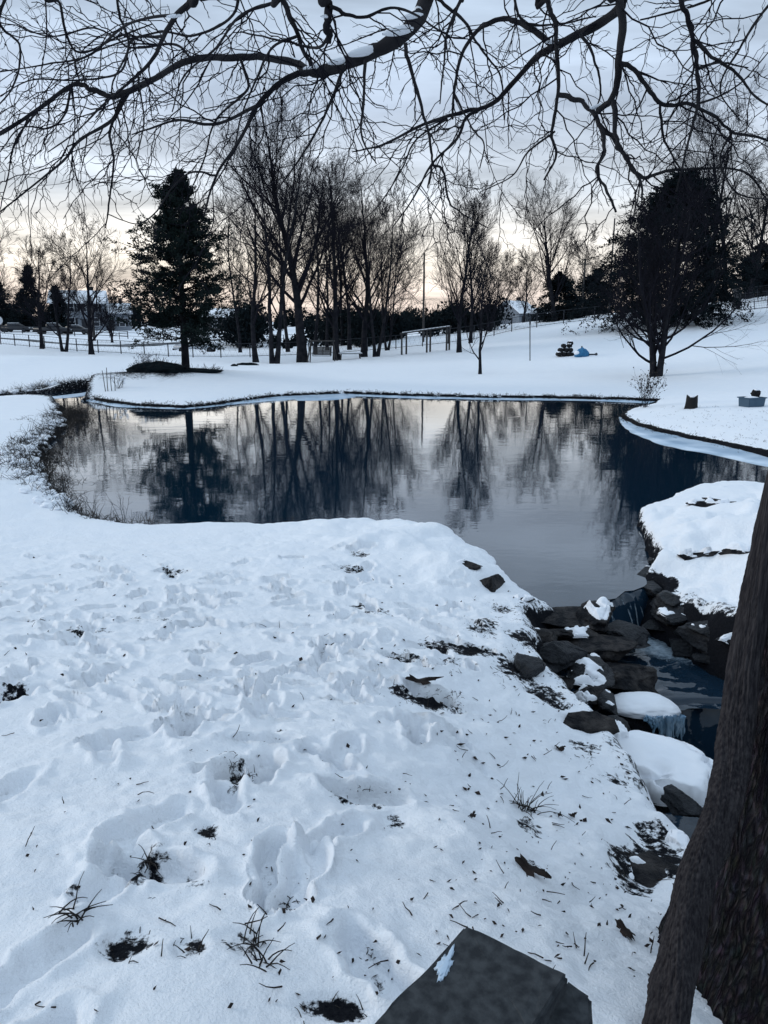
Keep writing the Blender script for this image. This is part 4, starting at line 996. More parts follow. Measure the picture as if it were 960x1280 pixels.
# ------------------------------------------------------------------ stone block at the bottom edge
def stone():
    zt = .40
    a = at_z(582, 1155, zt); b = at_z(712, 1216, zt); c = at_z(458, 1286, zt)
    u = (b - a)[:2]; w = (c - a)[:2]
    U = np.linalg.norm(u); u = u / U; w = np.array((u[1], -u[0])) if np.dot((u[1], -u[0]), w) > 0 else np.array((-u[1], u[0]))
    cc = a[:2] + u * U / 2 + w * .20
    rz = math.atan2(u[1], u[0])
    t = thing('stone_block', 'dark weathered stone block with a step, one corner pointing up at the bottom edge', 'stone block', (cc[0], cc[1], -.15), rz)
    def slab(name, cx, cy, z0, z1, sx, sy, bev):
        bm = bmesh.new(); box(bm, (cx, cy, (z0 + z1) / 2 + .15), (sx, sy, z1 - z0))
        bmesh.ops.bevel(bm, geom=list(bm.edges), offset=bev, segments=3, affect='EDGES')
        bmesh.ops.triangulate(bm, faces=list(bm.faces))
        bmesh.ops.subdivide_edges(bm, edges=[e for e in bm.edges if e.calc_length() > .03], cuts=7, use_grid_fill=True)
        for v in bm.verts:
            q = v.co * 14; k = float(fbm(np.array([q.x]), np.array([q.y]), np.array([q.z + .01]), s=3, o=3)[0])
            v.co += v.co.normalized() * .0035 * k
        return from_bm(name, bm, M['stone'], t, False)
    Ri = Matrix.Rotation(-rz, 3, 'Z')
    def prism(name, pts, z0, z1, bev):
        bm = bmesh.new(); lo, hi = [], []
        for x, y in pts:
            q = Ri @ Vector((x - cc[0], y - cc[1], 0)); lo.append(bm.verts.new((q.x, q.y, z0 + .15))); hi.append(bm.verts.new((q.x, q.y, z1 + .15)))
        bm.faces.new(lo[::-1]); bm.faces.new(hi); n_ = len(pts)
        for i_ in range(n_): bm.faces.new((lo[i_], lo[(i_ + 1) % n_], hi[(i_ + 1) % n_], hi[i_]))
        bmesh.ops.recalc_face_normals(bm, faces=bm.faces)
        bmesh.ops.bevel(bm, geom=list(bm.edges), offset=bev, segments=3, affect='EDGES')
        bmesh.ops.triangulate(bm, faces=list(bm.faces))
        for _ in range(4): bmesh.ops.subdivide_edges(bm, edges=[e for e in bm.edges if e.calc_length() > .02], cuts=1)
        for v in bm.verts:
            q = v.co * 16; k = float(fbm(np.array([q.x]), np.array([q.y]), np.array([q.z + .01]), s=3, o=3)[0])
            v.co += Vector((v.co.x, v.co.y, .1 * (1 if v.co.z > .3 else -1))).normalized() * .006 * k
        return from_bm(name, bm, M['stone'], t, False)
    e0 = (a + (c - a) * 1.12)[:2]; b2 = at_z(664, 1292, zt)[:2]
    prism('top_block', [a[:2], e0, b2, b[:2]], .0, zt, .007)
    z2 = zt - .035
    prism('step', [at_z(708, 1222, z2)[:2], at_z(660, 1296, z2)[:2], at_z(740, 1300, z2)[:2], at_z(741, 1243, z2)[:2]], .0, z2, .007)
    prism('base', [(a + (a - c) * .10)[:2] , (a + (c - a) * 1.2)[:2], b2 + (.03, -.03), (b + (b - a) * .32)[:2]], -.16, -.002, .01)
    # snow scrap
    p = at_z(556, 1206, zt)
    bm = bmesh.new(); bmesh.ops.create_icosphere(bm, subdivisions=4, radius=1)
    R = Matrix.Rotation(rz, 3, 'Z').inverted()
    lp = R @ Vector((p[0] - cc[0], p[1] - cc[1], 0))
    for v in bm.verts:
        k = 1 + 1.0 * float(fbm(np.array([v.co.x * 2.6]), np.array([v.co.y * 2.6]), s=12, o=4, g=.7)[0])
        x, y = v.co.x * .034 * k, v.co.y * .011 * k
        ca, sa = math.cos(1.15), math.sin(1.15)
        xy = R @ Vector((x * ca - y * sa, x * sa + y * ca, 0))
        v.co = Vector((lp.x + xy.x, lp.y + xy.y, zt + .15 + v.co.z * .0025))
    from_bm('ice_patch', bm, M['ice'], t, True)
stone()

# ------------------------------------------------------------------ rocks
def pg(px, py, z0=None, it=6):
    """pixel -> ground point by iteration"""
    z = -.5 if z0 is None else z0
    for _ in range(it * 4):
        p = at_z(px, py, z); z = .5 * z + .5 * gz(p[0], p[1])
    p = at_z(px, py, z); p[2] = gz(p[0], p[1]); return p
def ico(sub):
    bm = bmesh.new(); bmesh.ops.create_icosphere(bm, subdivisions=sub, radius=1)
    V = np.array([v.co[:] for v in bm.verts]); Fc = np.array([[v.index for v in f.verts] for f in bm.faces]); bm.free()
    return V, Fc
IV, IF = ico(5)
def rock(px, py, z, wpx, hpx_, label, seed, snow=0, dz=None, mat='rock', flat=.6, rz=None, boxy=.36, group='rocks along the stream bank', dy=None, name='rock'):
    g = np.random.default_rng(seed)
    c = at_z(px, py, z)
    hit = pg(px, py, z, 6)
    if hit[2] > z + .02 and seed in (101, 102, 103, 109, 110, 111, 113, 116, 117, 118, 120, 121, 122, 123): c = hit - (0, 0, .03)
    k = px_m(c); sx = wpx / k; sy = (hpx_ / k) * 1.4 if dy is None else dy; szz = (hpx_ / k) * flat if dz is None else dz
    V = IV.copy()
    d1 = fbm(V[:, 0] * 1.6 + seed, V[:, 1] * 1.6, V[:, 2] * 1.6 + .3, s=seed, o=3)
    V = V * (1 + .30 * d1)[:, None]
    # carve with random planes for flat broken faces
    for _ in range(24):
        nrm_ = nrmz(g.normal(size=3) * (1, 1, 1.3)); off = g.uniform(boxy, .88)
        d = V @ nrm_ - off; V = V - np.maximum(d, 0)[:, None] * nrm_ * .99
    q_ = nrmz(V); d2 = fbm(q_[:, 0] * 6 + seed, q_[:, 1] * 6, q_[:, 2] * 9 + .3, s=seed + 2, o=5, g=.62)
    V = V * (1 + .085 * d2)[:, None] * 1.35
    # bedding ledges
    V[:, :2] *= (1 + .05 * np.sign(np.sin(V[:, 2] * 9 + d1 * 4)) * np.abs(np.sin(V[:, 2] * 9 + d1 * 4)) ** .5)[:, None]
    a = g.uniform(-.6, .6) if rz is None else rz
    V = V * (sx, sy, szz)
    Rm = np.array([[math.cos(a), -math.sin(a), 0], [math.sin(a), math.cos(a), 0], [0, 0, 1]])
    V = V @ Rm.T
    t = mesh_np(name, V, IF, M[mat], None, True)
    t.location = c
    tag(t, label, 'rock', group)
    if snow:
        me = t.data
        nrm_ = np.empty(len(V) * 3, np.float32); me.vertex_normals.foreach_get('vector', nrm_); nz_ = nrm_.reshape(-1, 3)[:, 2]
        nm = fbm(V[:, 0] * 5, V[:, 1] * 5, s=seed + 9, o=3)
        hn = V[:, 2] / szz
        m = sstep(.55, .95, nz_ + .35 * nm) * sstep(.25, .6, hn + .25 * nm)
        if snow < .1: m = m * sstep(-.12, .22, fbm(V[:, 0] * 9, V[:, 1] * 9, s=seed + 4, o=3)) 
        Vs = V.copy(); Vs[:, 2] += snow * m - .012 * (1 - sstep(0, .2, m)); Vs[:, :2] *= 1 + .03 * m[:, None]
        ok = m[IF].max(1) > .06
        mesh_np('snow_cap', Vs, IF[ok], M['snow'], t)
    return t
RK = [
 (615, 729, -1.2, 19, 20, 'round dark rock poking from the snow at the pond corner', 101, 0, dict(flat=1.0)),
 (580, 704, -1.2, 22, 9, 'low dark rock in the snow left of the round one', 102, .03, {}),
 (648, 748, -1.28, 26, 10, 'narrow dark rock along the snow edge by the water', 103, .04, {}),
 (702, 772, -1.38, 52, 24, 'flat brown slab at the waters edge beside the lip', 104, 0, dict(dz=.09)),
 (744, 768, -1.30, 26, 22, 'pointed rock with a little snow cap at the left of the fall', 105, .05, dict(flat=.75)),
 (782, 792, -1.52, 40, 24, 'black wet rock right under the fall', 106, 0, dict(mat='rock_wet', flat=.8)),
 (748, 812, -1.46, 54, 30, 'broad grey brown slab, lightest of the bank rocks', 107, 0, dict(flat=.6)),
 (782, 846, -1.56, 54, 28, 'jutting ledge rock beside the plunge pool', 108, 0, dict(flat=.8)),
 (700, 818, -1.28, 44, 26, 'dark overhanging rock below the snow lip', 109, 0, dict(flat=.9, mat='rock_wet')),
 (656, 836, -1.08, 20, 24, 'dark rock tangled in grass at the top of the bank', 110, 0, dict(flat=.9, mat='rock_wet')),
 (692, 856, -1.25, 28, 20, 'mottled grey rock above the ice ledge', 111, .015, dict(flat=.9)),
 (735, 845, -1.42, 34, 22, 'black rock wedged between the mottled one and the ledge', 112, .02, dict(flat=.9, mat='rock_wet')),
 (722, 902, -1.32, 36, 26, 'brown square rock above the snow cushion', 113, 0, dict(flat=.9)),
 (757, 880, -1.45, 20, 22, 'small dark rock behind the icicles', 114, .02, dict(flat=1.0, mat='rock_wet')),
 (668, 795, -1.25, 34, 16, 'dark broken slab between the snow edge and the brown slab', 134, .02, dict(flat=.8)),
 (722, 792, -1.40, 34, 16, 'brown rock wedged behind the lightest slab', 135, .02, dict(flat=.7)),
 (735, 870, -1.45, 34, 18, 'dark rock between the square rock and the ledge', 136, .03, dict(flat=.8)),
 (770, 925, -1.55, 30, 20, 'wet rock beneath the icicle ledge', 115, 0, dict(flat=1.0, mat='rock_wet')),
 (806, 1100, -.82, 42, 40, 'dark rock showing through snow beside the trunk', 116, .02, dict(flat=.5)),
 (858, 1008, -1.18, 26, 18, 'dark rock under the snow cushion', 117, 0, dict(flat=.8, mat='rock_wet')),
 (845, 1050, -.98, 26, 18, 'narrow dark ledge between cushion rock and the trunk', 118, .03, dict(flat=.6)),
 (768, 802, -1.55, 30, 14, 'low wet shelf below the pointed rock', 119, 0, dict(mat='rock_wet')),
 (886, 632, -1.02, 26, 8, 'dark rock at the back of the right snowy bank', 120, .05, dict(flat=1.1)),
 (908, 650, -.95, 28, 8, 'flat grey stone slab on the right snowy bank', 121, .0, dict(flat=.8)),
 (870, 697, -1.12, 34, 7, 'long dark ledge rock in the right snowy bank', 122, .06, dict(flat=1.4)),
 (925, 688, -1.02, 34, 7, 'ledge rock continuing towards the trunk in the right bank', 123, .06, dict(flat=1.4)),
 (826, 700, -1.30, 16, 12, 'small dark rock at the pond side of the right bank', 124, .03, dict(mat='rock_wet')),
 (812, 716, -1.36, 20, 14, 'dark rock between the right snowy bank and the lip', 131, .02, dict(mat='rock_wet', flat=.8)),
 (835, 757, -1.42, 30, 18, 'black rock under the near corner of the right snowy bank', 132, .0, dict(mat='rock_wet', flat=.8)),
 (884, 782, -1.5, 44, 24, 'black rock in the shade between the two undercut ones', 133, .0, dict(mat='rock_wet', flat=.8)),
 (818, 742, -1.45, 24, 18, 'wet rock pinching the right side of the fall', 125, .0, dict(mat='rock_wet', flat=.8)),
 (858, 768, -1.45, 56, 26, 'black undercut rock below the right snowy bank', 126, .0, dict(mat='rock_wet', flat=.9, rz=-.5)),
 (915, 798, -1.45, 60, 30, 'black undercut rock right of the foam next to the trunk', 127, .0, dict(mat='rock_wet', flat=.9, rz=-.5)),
 (893, 625, -.98, 12, 5, 'little stone at the top of the right snowy bank', 128, .03, {}),
 (880, 880, -2.0, 46, 20, 'wet black rock in the lower stream', 129, .0, dict(mat='rock_wet', flat=.5)),
 (830, 880, -1.95, 30, 16, 'wet rock at the second step behind the ice', 130, .0, dict(mat='rock_wet', flat=.7)),
]
for px, py, z, w, h, lab, sd_, sn, kw in RK: rock(px, py, z, w, h, lab, sd_, sn, **kw)
# rocks stacked up the steep right side of the stream
gq = np.random.default_rng(88)
RLAB = ['low wet rock right at the foot of the fall on its far side', 'upper rock at the head of the fall under the right snow', 'low wet rock touching the foam on the right side', 'upper rock with a trace of snow above the foam',
        'low rock at the right end of the foam streak', 'upper rock under the middle of the right snowy bank', 'low rock in the pool edge just right of the foam', 'upper rock under the snow next to the vine', 'low dark rock in the pool edge beside the vine',
        'upper dark rock partly hidden by the vine', 'dark rock on the right stream side behind the vine', 'dark rock on the right stream side behind the trunk', 'dark rock low behind the trunk, farthest down the stream']
def px_of(x, y, z):
    dy, dz_ = y, z - EYE; f_ = dy * CP - dz_ * SP
    return 480 + F * x / f_, 640 - F * (dy * SP + dz_ * CP) / f_
for i_, (x, y, z) in enumerate([(2.98, 7.75, -1.62), (3.02, 7.5, -1.42), (3.10, 7.25, -1.64), (3.16, 7.05, -1.40), (3.22, 6.85, -1.62), (3.32, 6.72, -1.36), (3.40, 6.5, -1.60), (3.55, 6.35, -1.40), (3.62, 6.15, -1.64), (3.80, 5.95, -1.45), (3.9, 5.6, -1.75), (4.0, 5.1, -1.6), (4.05, 4.4, -1.8)]):
    a_, b_ = px_of(x, y, z); w_ = gq.uniform(22, 34)
    rock(a_, b_, z, w_, w_ * .55, RLAB[i_], 200 + i_, .02 if z > -1.5 else 0, mat='rock_wet', flat=.9, rz=gq.uniform(-1, 1), group='rocks stacked in the right stream side')
# snow cushion rock
def cushion(px, py, z, wpx, sy, dz, label, seed, sn):
    return rock(px, py, z, wpx, 30, label, seed, sn, dy=sy, dz=dz, mat='rock_wet', boxy=.8, name='rock')
cushion(812, 972, -1.36, 66, .26, .10, 'low rock buried under a thick smooth cushion of snow', 140, .11)
cushion(765, 925, -1.20, 18, .10, .06, 'little rock with a knob of snow beside the cushion', 141, .05)

# ice ledge with icicles
def ice_ledge():
    c = at_z(805, 882, -1.60); g = np.random.default_rng(9)
    k = px_m(c)
    t = thing('ice_ledge', 'snow capped ledge with a curtain of blue icicles over the stream', 'ice', tuple(c), 0)
    V = IV.copy(); nn = fbm(V[:, 0] * 2.2, V[:, 1] * 2.2, V[:, 2] * 2.2 + .3, s=4, o=4)
    V = V * (1 + .12 * nn)[:, None]; V = V * (46 / k, .20, .085)
    V[:, 2] = np.maximum(V[:, 2], -.03 + .012 * nn); V[:, 2] -= .35 * np.maximum(0, V[:, 0] - .08) ** 1.6 * 1.6
    mesh_np('snow_cap', V, IF, M['snow'], t)
    bm = bmesh.new(); 
    VR = IV.copy() * (38 / k, .15, .13); VR[:, 2] -= .12; VR *= (1 + .15 * fbm(IV[:, 0] * 3, IV[:, 1] * 3, IV[:, 2] * 3 + .2, s=7, o=3))[:, None]
    bm.free(); mesh_np('rock', VR, IF, M['rock_wet'], t)
    for i_ in range(30):
        u = i_ / 29; x = (-8 + 52 * u) / k + g.normal(0, .006); y = -.205 * math.sqrt(max(0.05, 1 - ((x * k) / 50) ** 2)) + g.normal(0, .012)
        ln = (.14 + .15 * math.exp(-((u - .55) / .35) ** 2)) * g.uniform(.55, 1.2) * (.25 + .75 * min(1, u / .4))
        z0 = -.35 * max(0, x - .08) ** 1.6 * 1.6 - .01
        n = 10; s = np.linspace(0, 1, n)
        P = np.stack([x + .010 * np.sin(s * 5 + i_), y - .02 * s, z0 + .02 - ln * s], 1)
        tbi = Tubes(); R = (.017 * (1 - s) ** .6 + .002) * (1 + .25 * np.sin(s * 17 + i_ * 2)) * g.uniform(.7, 1.2)
        tbi.add(P[None], R[None], 8, g); tbi.build('icicle', M['icicle'], t)
ice_ledge()

# ------------------------------------------------------------------ vegetation in the snow
def blades(name, centers, label, seed, kind=None, cat=None, n=18, ln=.16, w=.003, mat='grass_dead', spread=.04, bend=.5, flat=.35, parent=None):
    g = np.random.default_rng(seed); tb = Tubes()
    for (x, y, z, s) in centers:
        m = max(2, int(n * s)); P0 = np.tile((x, y, z - .01), (m, 1)) + g.normal(size=(m, 3)) * (spread * s, spread * s, 0)
        D = g.normal(size=(m, 3)) * (1, 1, .3) + (0, 0, 1 / max(.2, flat) * .5)
        Ln = ln * s * g.uniform(.4, 1.3, m); P = np.empty((m, 6, 3)); P[:, 0] = P0; D = nrmz(D)
        for i_ in range(1, 6):
            D = nrmz(D + g.normal(size=D.shape) * .10 + (0, 0, -bend * .28)); P[:, i_] = P[:, i_ - 1] + D * (Ln / 5)[:, None]
        R = np.tile(np.linspace(w, w * .3, 6), (m, 1)); tb.add(P, R, 3, g)
    o = tb.build(name, M[mat], parent)
    if kind or cat: tag(o, label, cat, None, kind)
    return o
TU = [(655, 1012, 1.0, 'dark curled grass tuft in the snow on the slope near the stream'), (98, 1142, .55, 'small dark grass tuft in the snow at lower left'),
      (318, 1178, .55, 'sparse grass blades in the snow below the boot prints'), (330, 1205, .5, 'few splayed grass blades nearest the stone block'),
      (240, 1190, .35, 'tiny dark grass clump beside the bare soil patch'), (188, 1090, .4, 'grass blades inside the dark hollow at lower left'), (300, 975, .4, 'small grass clump by the middle footprints')]
for i_, (px, py, s, lab) in enumerate(TU):
    p = pg(px, py)
    blades('grass_tuft', [(p[0], p[1], p[2], s)], lab, 300 + i_, cat='grass tuft', n=34, ln=.17, w=.0028, spread=.03, bend=.8)
g = np.random.default_rng(12)
cs = []
for px, py, z, hw, hh, st in BARE:
    if st < .7 or py < 600: continue
    for _ in range(int(10)):
        a, b = px + g.normal(0, hw * .5), py + g.normal(0, hh * .5); p = pg(a, b, z, 2); cs.append((p[0], p[1], p[2], g.uniform(.15, .45)))
blades('bare_patch_grass', cs, 'short flattened grass poking through thin snow', 13, 'stuff', n=14, ln=.10, w=.002, spread=.05, bend=1.0)
# leaf and twig litter over the bank
def litter():
    V, Fs, nn = [], [], 0
    tb = Tubes(); g = np.random.default_rng(55)
    pts = []
    for _ in range(680):
        if g.random() < .62:
            px = g.uniform(560, 850); py = g.uniform(740, 1230)
            if px > 620 + (py - 740) * .55 + 60: continue
        else: px = g.uniform(0, 700); py = g.uniform(690, 1270)
        pts.append(pg(px, py, None, 2))
    for p in pts:
        k = g.random()
        if k < .7:
            s = g.uniform(.003, .0095) * (1.5 if p[1] > 3 else .8); a = nrmz(g.normal(size=3) * (1, 1, .4)); b = nrmz(np.cross(a, g.normal(size=3) * (.3, .3, 1))); c = p + (0, 0, .006)
            nrm_ = np.cross(a, b)
            e = g.uniform(.3, 1.1); q = np.array([c - a * s * g.uniform(.8, 2.2), c - a * s * g.uniform(-.6, .8) + b * s * e, c + a * s * g.uniform(.9, 1.8), c - a * s * g.uniform(-.6, .8) - b * s * e + nrm_ * s * .6, c + nrm_ * s * g.uniform(.2, .8), c - nrm_ * s * .3])
            V.append(q); Fs.append(np.array([[0, 1, 4], [1, 2, 4], [2, 3, 4], [3, 0, 4], [0, 5, 1], [1, 5, 2], [2, 5, 3], [3, 5, 0]]) + nn); nn += 6
        else:
            d = nrmz(g.normal(size=3) * (1, 1, .35)); ln = g.uniform(.02, .07)
            P, R = grow(g, p[None] + (0, 0, .006), d[None], np.array([ln]), np.array([.0022]), np.array([.001]), 4, .2, 0.05); tb.add(P, R, 4, g)
    V1 = np.vstack(V); o = mesh_np('leaf_litter', np.vstack([V1, np.vstack(tb.V)]), [np.vstack(Fs), np.vstack(tb.F) + len(V1)], M['leaf'], smooth=False)
    tag(o, 'scattered dead leaf and twig bits on the snow', None, None, 'stuff')
litter()
# a few larger leaves and bark pieces, each its own thing
def leafpiece(px, py, s, rz, label, seed, name='dead_leaf', cat='leaf', el=1.0):
    g = np.random.default_rng(seed); p = pg(px, py)
    n = 28; tt = np.linspace(0, 2 * math.pi, n, endpoint=False)
    r = s * (1 + .35 * np.cos(5 * tt) * .6 + .2 * g.normal(size=n)); top = np.stack([r * np.cos(tt) * el, r * np.sin(tt) * .6, s * (.30 + .35 * np.cos(2 * tt) + .1 * g.normal(size=n))], 1)
    mid = top * (.5, .5, .3); c = np.array([[0, 0, s * .02]])
    V = np.vstack([c, mid, top, top - (0, 0, .003)])
    k = np.arange(n); k2 = (k + 1) % n
    T_ = np.stack([np.zeros(n, int), 1 + k, 1 + k2], 1); Q_ = np.vstack([np.stack([1 + k, 1 + n + k, 1 + n + k2, 1 + k2], 1), np.stack([1 + n + k, 1 + 2 * n + k, 1 + 2 * n + k2, 1 + n + k2], 1)])
    o = mesh_np(name, V, [T_, Q_], M['leaf']); o.location = (p[0], p[1], p[2] + .012); o.rotation_euler = (.1, .1, rz); tag(o, label, cat)
leafpiece(664, 1092, .042, -.8, 'curled dark leaf on the snow left of the dark rock', 1, el=1.5)
leafpiece(781, 1168, .024, -1.2, 'narrow dark leaf near the foot of the vine', 2, el=1.6)
leafpiece(715, 1022, .018, .5, 'small pointed leaf right of the big grass tuft', 3)
leafpiece(590, 1023, .017, 1.0, 'small dark leaf left of the big grass tuft', 4, el=1.4)
leafpiece(700, 938, .030, .2, 'reddish brown leaf beside the square rock', 5)
leafpiece(528, 868, .050, .1, 'dark leaf pile in the bare hollow mid slope', 6, el=1.8)
leafpiece(412, 812, .030, .6, 'little dark leaf standing in the trampled snow', 7)
leafpiece(700, 1022, .016, 1.5, 'curled leaf tip just beyond the big grass tuft', 8)

# shoreline grass
cs = []; g = np.random.default_rng(31)
def along(poly_px, z, n, off, s0, s1, jit=.1):
    P = np.array([at_z(a, b, z)[:2] for a, b in poly_px]); seg = np.linalg.norm(np.diff(P, axis=0), axis=1); s = np.concatenate([[0], np.cumsum(seg)])
    for _ in range(n):
        t = g.uniform(0, s[-1]); x, y = np.interp(t, s, P[:, 0]) + g.normal(0, jit), np.interp(t, s, P[:, 1]) + g.normal(0, jit) + off
        cs.append((x, y, max(gz(x, y), z), g.uniform(s0, s1)))
along([(112, 500), (135, 504), (165, 508), (230, 511), (270, 507), (305, 502), (345, 497), (430, 493), (520, 496), (600, 498), (700, 499), (790, 501), (822, 503)], ZW, 700, .05, .5, 1.1, .10)
along([(775, 522), (790, 531), (820, 541), (860, 550), (905, 560), (955, 572)], ZW, 140, .05, .4, .9, .06)
blades('shoreline_grass', cs, 'dark short grass fringing the far shore', 32, 'stuff', n=9, ln=.13, w=.008, spread=.10, bend=.7)
cs = []
along([(90, 510), (82, 530), (66, 547), (50, 562), (42, 582), (48, 600), (64, 622)], ZW, 330, 0, .5, 1.2, .30)
along([(64, 622), (90, 641), (115, 652), (150, 657), (200, 660)], ZW, 60, .02, .3, .9, .10)
along([(10, 496), (50, 488), (95, 482), (140, 477), (187, 471)], ZW, 260, .25, .6, 1.5, .25)
blades('bank_grass', cs, 'matted dark grass and stems on the left pond edge and creek bank', 33, 'stuff', n=13, ln=.28, w=.005, spread=.12, bend=.45)
# snow clods lodged in the left bank grass
def clods():
    g = np.random.default_rng(44); V, Fs, nn = [], [], 0; v0, f0 = ico(3)
    cl = []
    P = np.array([at_z(a, b, ZW)[:2] for a, b in [(86, 516), (78, 532), (58, 552), (44, 566), (36, 582), (42, 602), (58, 624), (88, 643)]])
    for _ in range(300):
        k = g.integers(0, len(P) - 1); u = g.random(); q = P[k] * (1 - u) + P[k + 1] * u + g.normal(0, .22, 2); cl.append((q, g.uniform(.02, .07)))
    P = np.array([at_z(a, b, ZW)[:2] for a, b in [(10, 495), (50, 487), (95, 481), (140, 477), (187, 470)]])
    for _ in range(110):
        k = g.integers(0, len(P) - 1); u = g.random(); q = P[k] * (1 - u) + P[k + 1] * u + g.normal(0, .3, 2) + (0, .2); cl.append((q, g.uniform(.05, .15)))
    for q, s in cl:
        z = gz(q[0], q[1])
        if z < ZW - .12: continue
        z = max(z, ZW)
        vv = v0 * (1 + .8 * fbm(v0[:, 0] * 1.6 + q[0] * 9, v0[:, 1] * 1.6 + q[1] * 7, v0[:, 2] * 1.6 + .2, s=3, o=3))[:, None] * s * (1.3, 1.0, .75) + (q[0], q[1], z + s * .35)
        V.append(vv); Fs.append(f0 + nn); nn += len(v0)
    o = mesh_np('snow_clods', np.vstack(V), np.vstack(Fs), M['snow']); tag(o, 'lumps of snow caught in the bank grass', None, None, 'stuff')
clods()

# shrubs and reeds
def shrub(px, py, Y, H, W, n, label, seed, name='shrub', snow=0, rad=.006, cat='shrub', leafy=0, upz=1.0):
    g = np.random.default_rng(seed); p = at_y(px, py, Y); z = gz(p[0], p[1])
    t = thing(name, label, cat, (p[0], p[1], max(z, ZW)))
    tb = Tubes(); an = g.uniform(0, 6.28, n)
    D = np.stack([np.cos(an) * W / H * g.uniform(.1, 1, n), np.sin(an) * W / H * g.uniform(.1, 1, n), np.full(n, upz)], 1)
    P, R = grow(g, g.normal(size=(n, 3)) * (W * .1, W * .1, 0), D, H * g.uniform(.6, 1.1, n), np.full(n, rad), np.full(n, rad * .4), 7, .12, .02)
    tb.add(P, R, 4, g)
    pos, D, L2, r2 = spawn(g, P, R, 5, .3, 1, .3, .9, .3, np.full(n, H), .6, .4)
    P2, R2 = grow(g, pos, D, L2, np.full(len(pos), rad * .6), np.full(len(pos), rad * .3), 4, .15, .05)
    tb.add(P2, R2, 3, g)
    tb.build('stems', M['bark_far'], t)
    if leafy:
        m = leafy; j = g.integers(0, len(P2), m); i0 = g.integers(0, 4, m); c = P2[j, i0] + g.normal(size=(m, 3)) * .02
        a = nrmz(g.normal(size=(m, 3))); b = nrmz(np.cross(a, g.normal(size=(m, 3)))); s = g.uniform(.015, .04, m)[:, None]
        mesh_np('leaves', np.stack([c - a * s, c + b * s * .6, c + a * s, c - b * s * .6], 1).reshape(-1, 3), np.arange(m * 4).reshape(m, 4), M['leaf'], t, smooth=False)
    if snow:
        v0, f0 = ico(1); V, Fs = [], []
        j = g.integers(0, len(P2), snow); c = P2[j, g.integers(1, 4, snow)]; s = g.uniform(.03, .08, snow)
        for i_ in range(snow): V.append(v0 * s[i_] * (1, 1, .6) + c[i_]); Fs.append(f0 + i_ * len(v0))
        mesh_np('snow_flecks', np.vstack(V), np.vstack(Fs), M['snow'], t)['kind'] = 'stuff'
    return t
shrub(805, 515, 25.0, 1.35, .65, 26, 'wispy leafless shrub at the waters edge left of the promontory', 61, leafy=420, rad=.005)
shrub(183, 457, 35, .85, 1.0, 22, 'snow flecked low shrub beside the dark mound under the cedar', 62, snow=90, rad=.008, leafy=200)
shrub(178, 462, 34, .5, .5, 12, 'small snowy bush just left of the dark mound', 63, snow=40, rad=.007)
shrub(147, 478, 30.5, .55, .5, 12, 'low dry brush at the creek near the cattail stalks', 64, rad=.006, snow=14)
for i_, (px, hh, lab) in enumerate([(131, .85, 'thin dry stalk by the creek, leftmost of the four'), (134, .95, 'tallest dry stalk standing by the creek'), (139, .75, 'leaning dry stalk by the creek'), (143, .6, 'shortest dry stalk by the creek')]):
    p = at_y(px, 478, 30.2); g = np.random.default_rng(i_); tb = Tubes()
    P, R = grow(g, np.array([[p[0], p[1], gz(p[0], p[1]) - .05]]), np.array([[g.normal(0, .10) - .08, 0, 1.]]), np.array([hh]), np.array([.016]), np.array([.012]), 6, .03, 0); tb.add(P, R, 6, g)
    tag(tb.build('dry_stalk', M['grass_dead']), lab, 'plant', 'dry stalks by the creek')
shrub(360, 655, 10.9, .22, .25, 8, 'tiny twigs poking from the near shore snow', 66, rad=.0025)
shrub(90, 655, 11.2, .4, .35, 9, 'thin twigs at the near left corner of the pond', 67, rad=.003)
for i_, (px, py, Y) in enumerate([(155, 655, 11.3), (118, 650, 11.6)]):
    shrub(px, py, Y, .45, .3, 6, ['few bent stems arching over the near left water', 'bare stems leaning from the grassy left edge of the pond'][i_], 68 + i_, rad=.003, name='reed_plant')

# dark brush mound under the cedar
def mound(px, py, Y, sx, sy, sz, label, seed, mat='rock_wet', name='brush_mound', cat='mound', n=260):
    g = np.random.default_rng(seed); p = at_y(px, py, Y); z = gz(p[0], p[1])
    V = IV * (1 + .25 * fbm(IV[:, 0] * 3, IV[:, 1] * 3, IV[:, 2] * 3 + .2, s=seed, o=4))[:, None] * (sx, sy, sz)
    o = mesh_np(name, V, IF, M[mat]); o.location = (p[0], p[1], z); tag(o, label, cat)
    if n:
        tb = Tubes(); u = nrmz(g.normal(size=(n, 3)) * (1, 1, .6)); u[:, 2] = np.abs(u[:, 2]); P, R = grow(g, u * (sx, sy, sz) * .95, u + g.normal(size=(n, 3)) * .5, g.uniform(.1, .3, n), np.full(n, .012), np.full(n, .006), 4, .3, .1)
        tb.add(P, R, 3, g); tb.build('twigs', M['bark_far'], o)
mound(198, 464, 33.6, 1.30, .5, .38, 'low dark brush heap on the bank under the cedar', 71, 'needle_dark')
mound(243, 464, 33.8, 1.2, .35, .12, 'thin dark strip of brush right of the cedar trunk', 72, 'needle_dark', n=120)
mound(309, 457, 50, .75, .3, .16, 'dark low log pile in the snow left of the leaning tree', 73, 'needle_dark', name='log_heap', n=0)
mound(293, 459, 48, .22, .2, .13, 'small dark lump in the snow nearest the cedar', 74, 'needle_dark', name='stump', n=0)

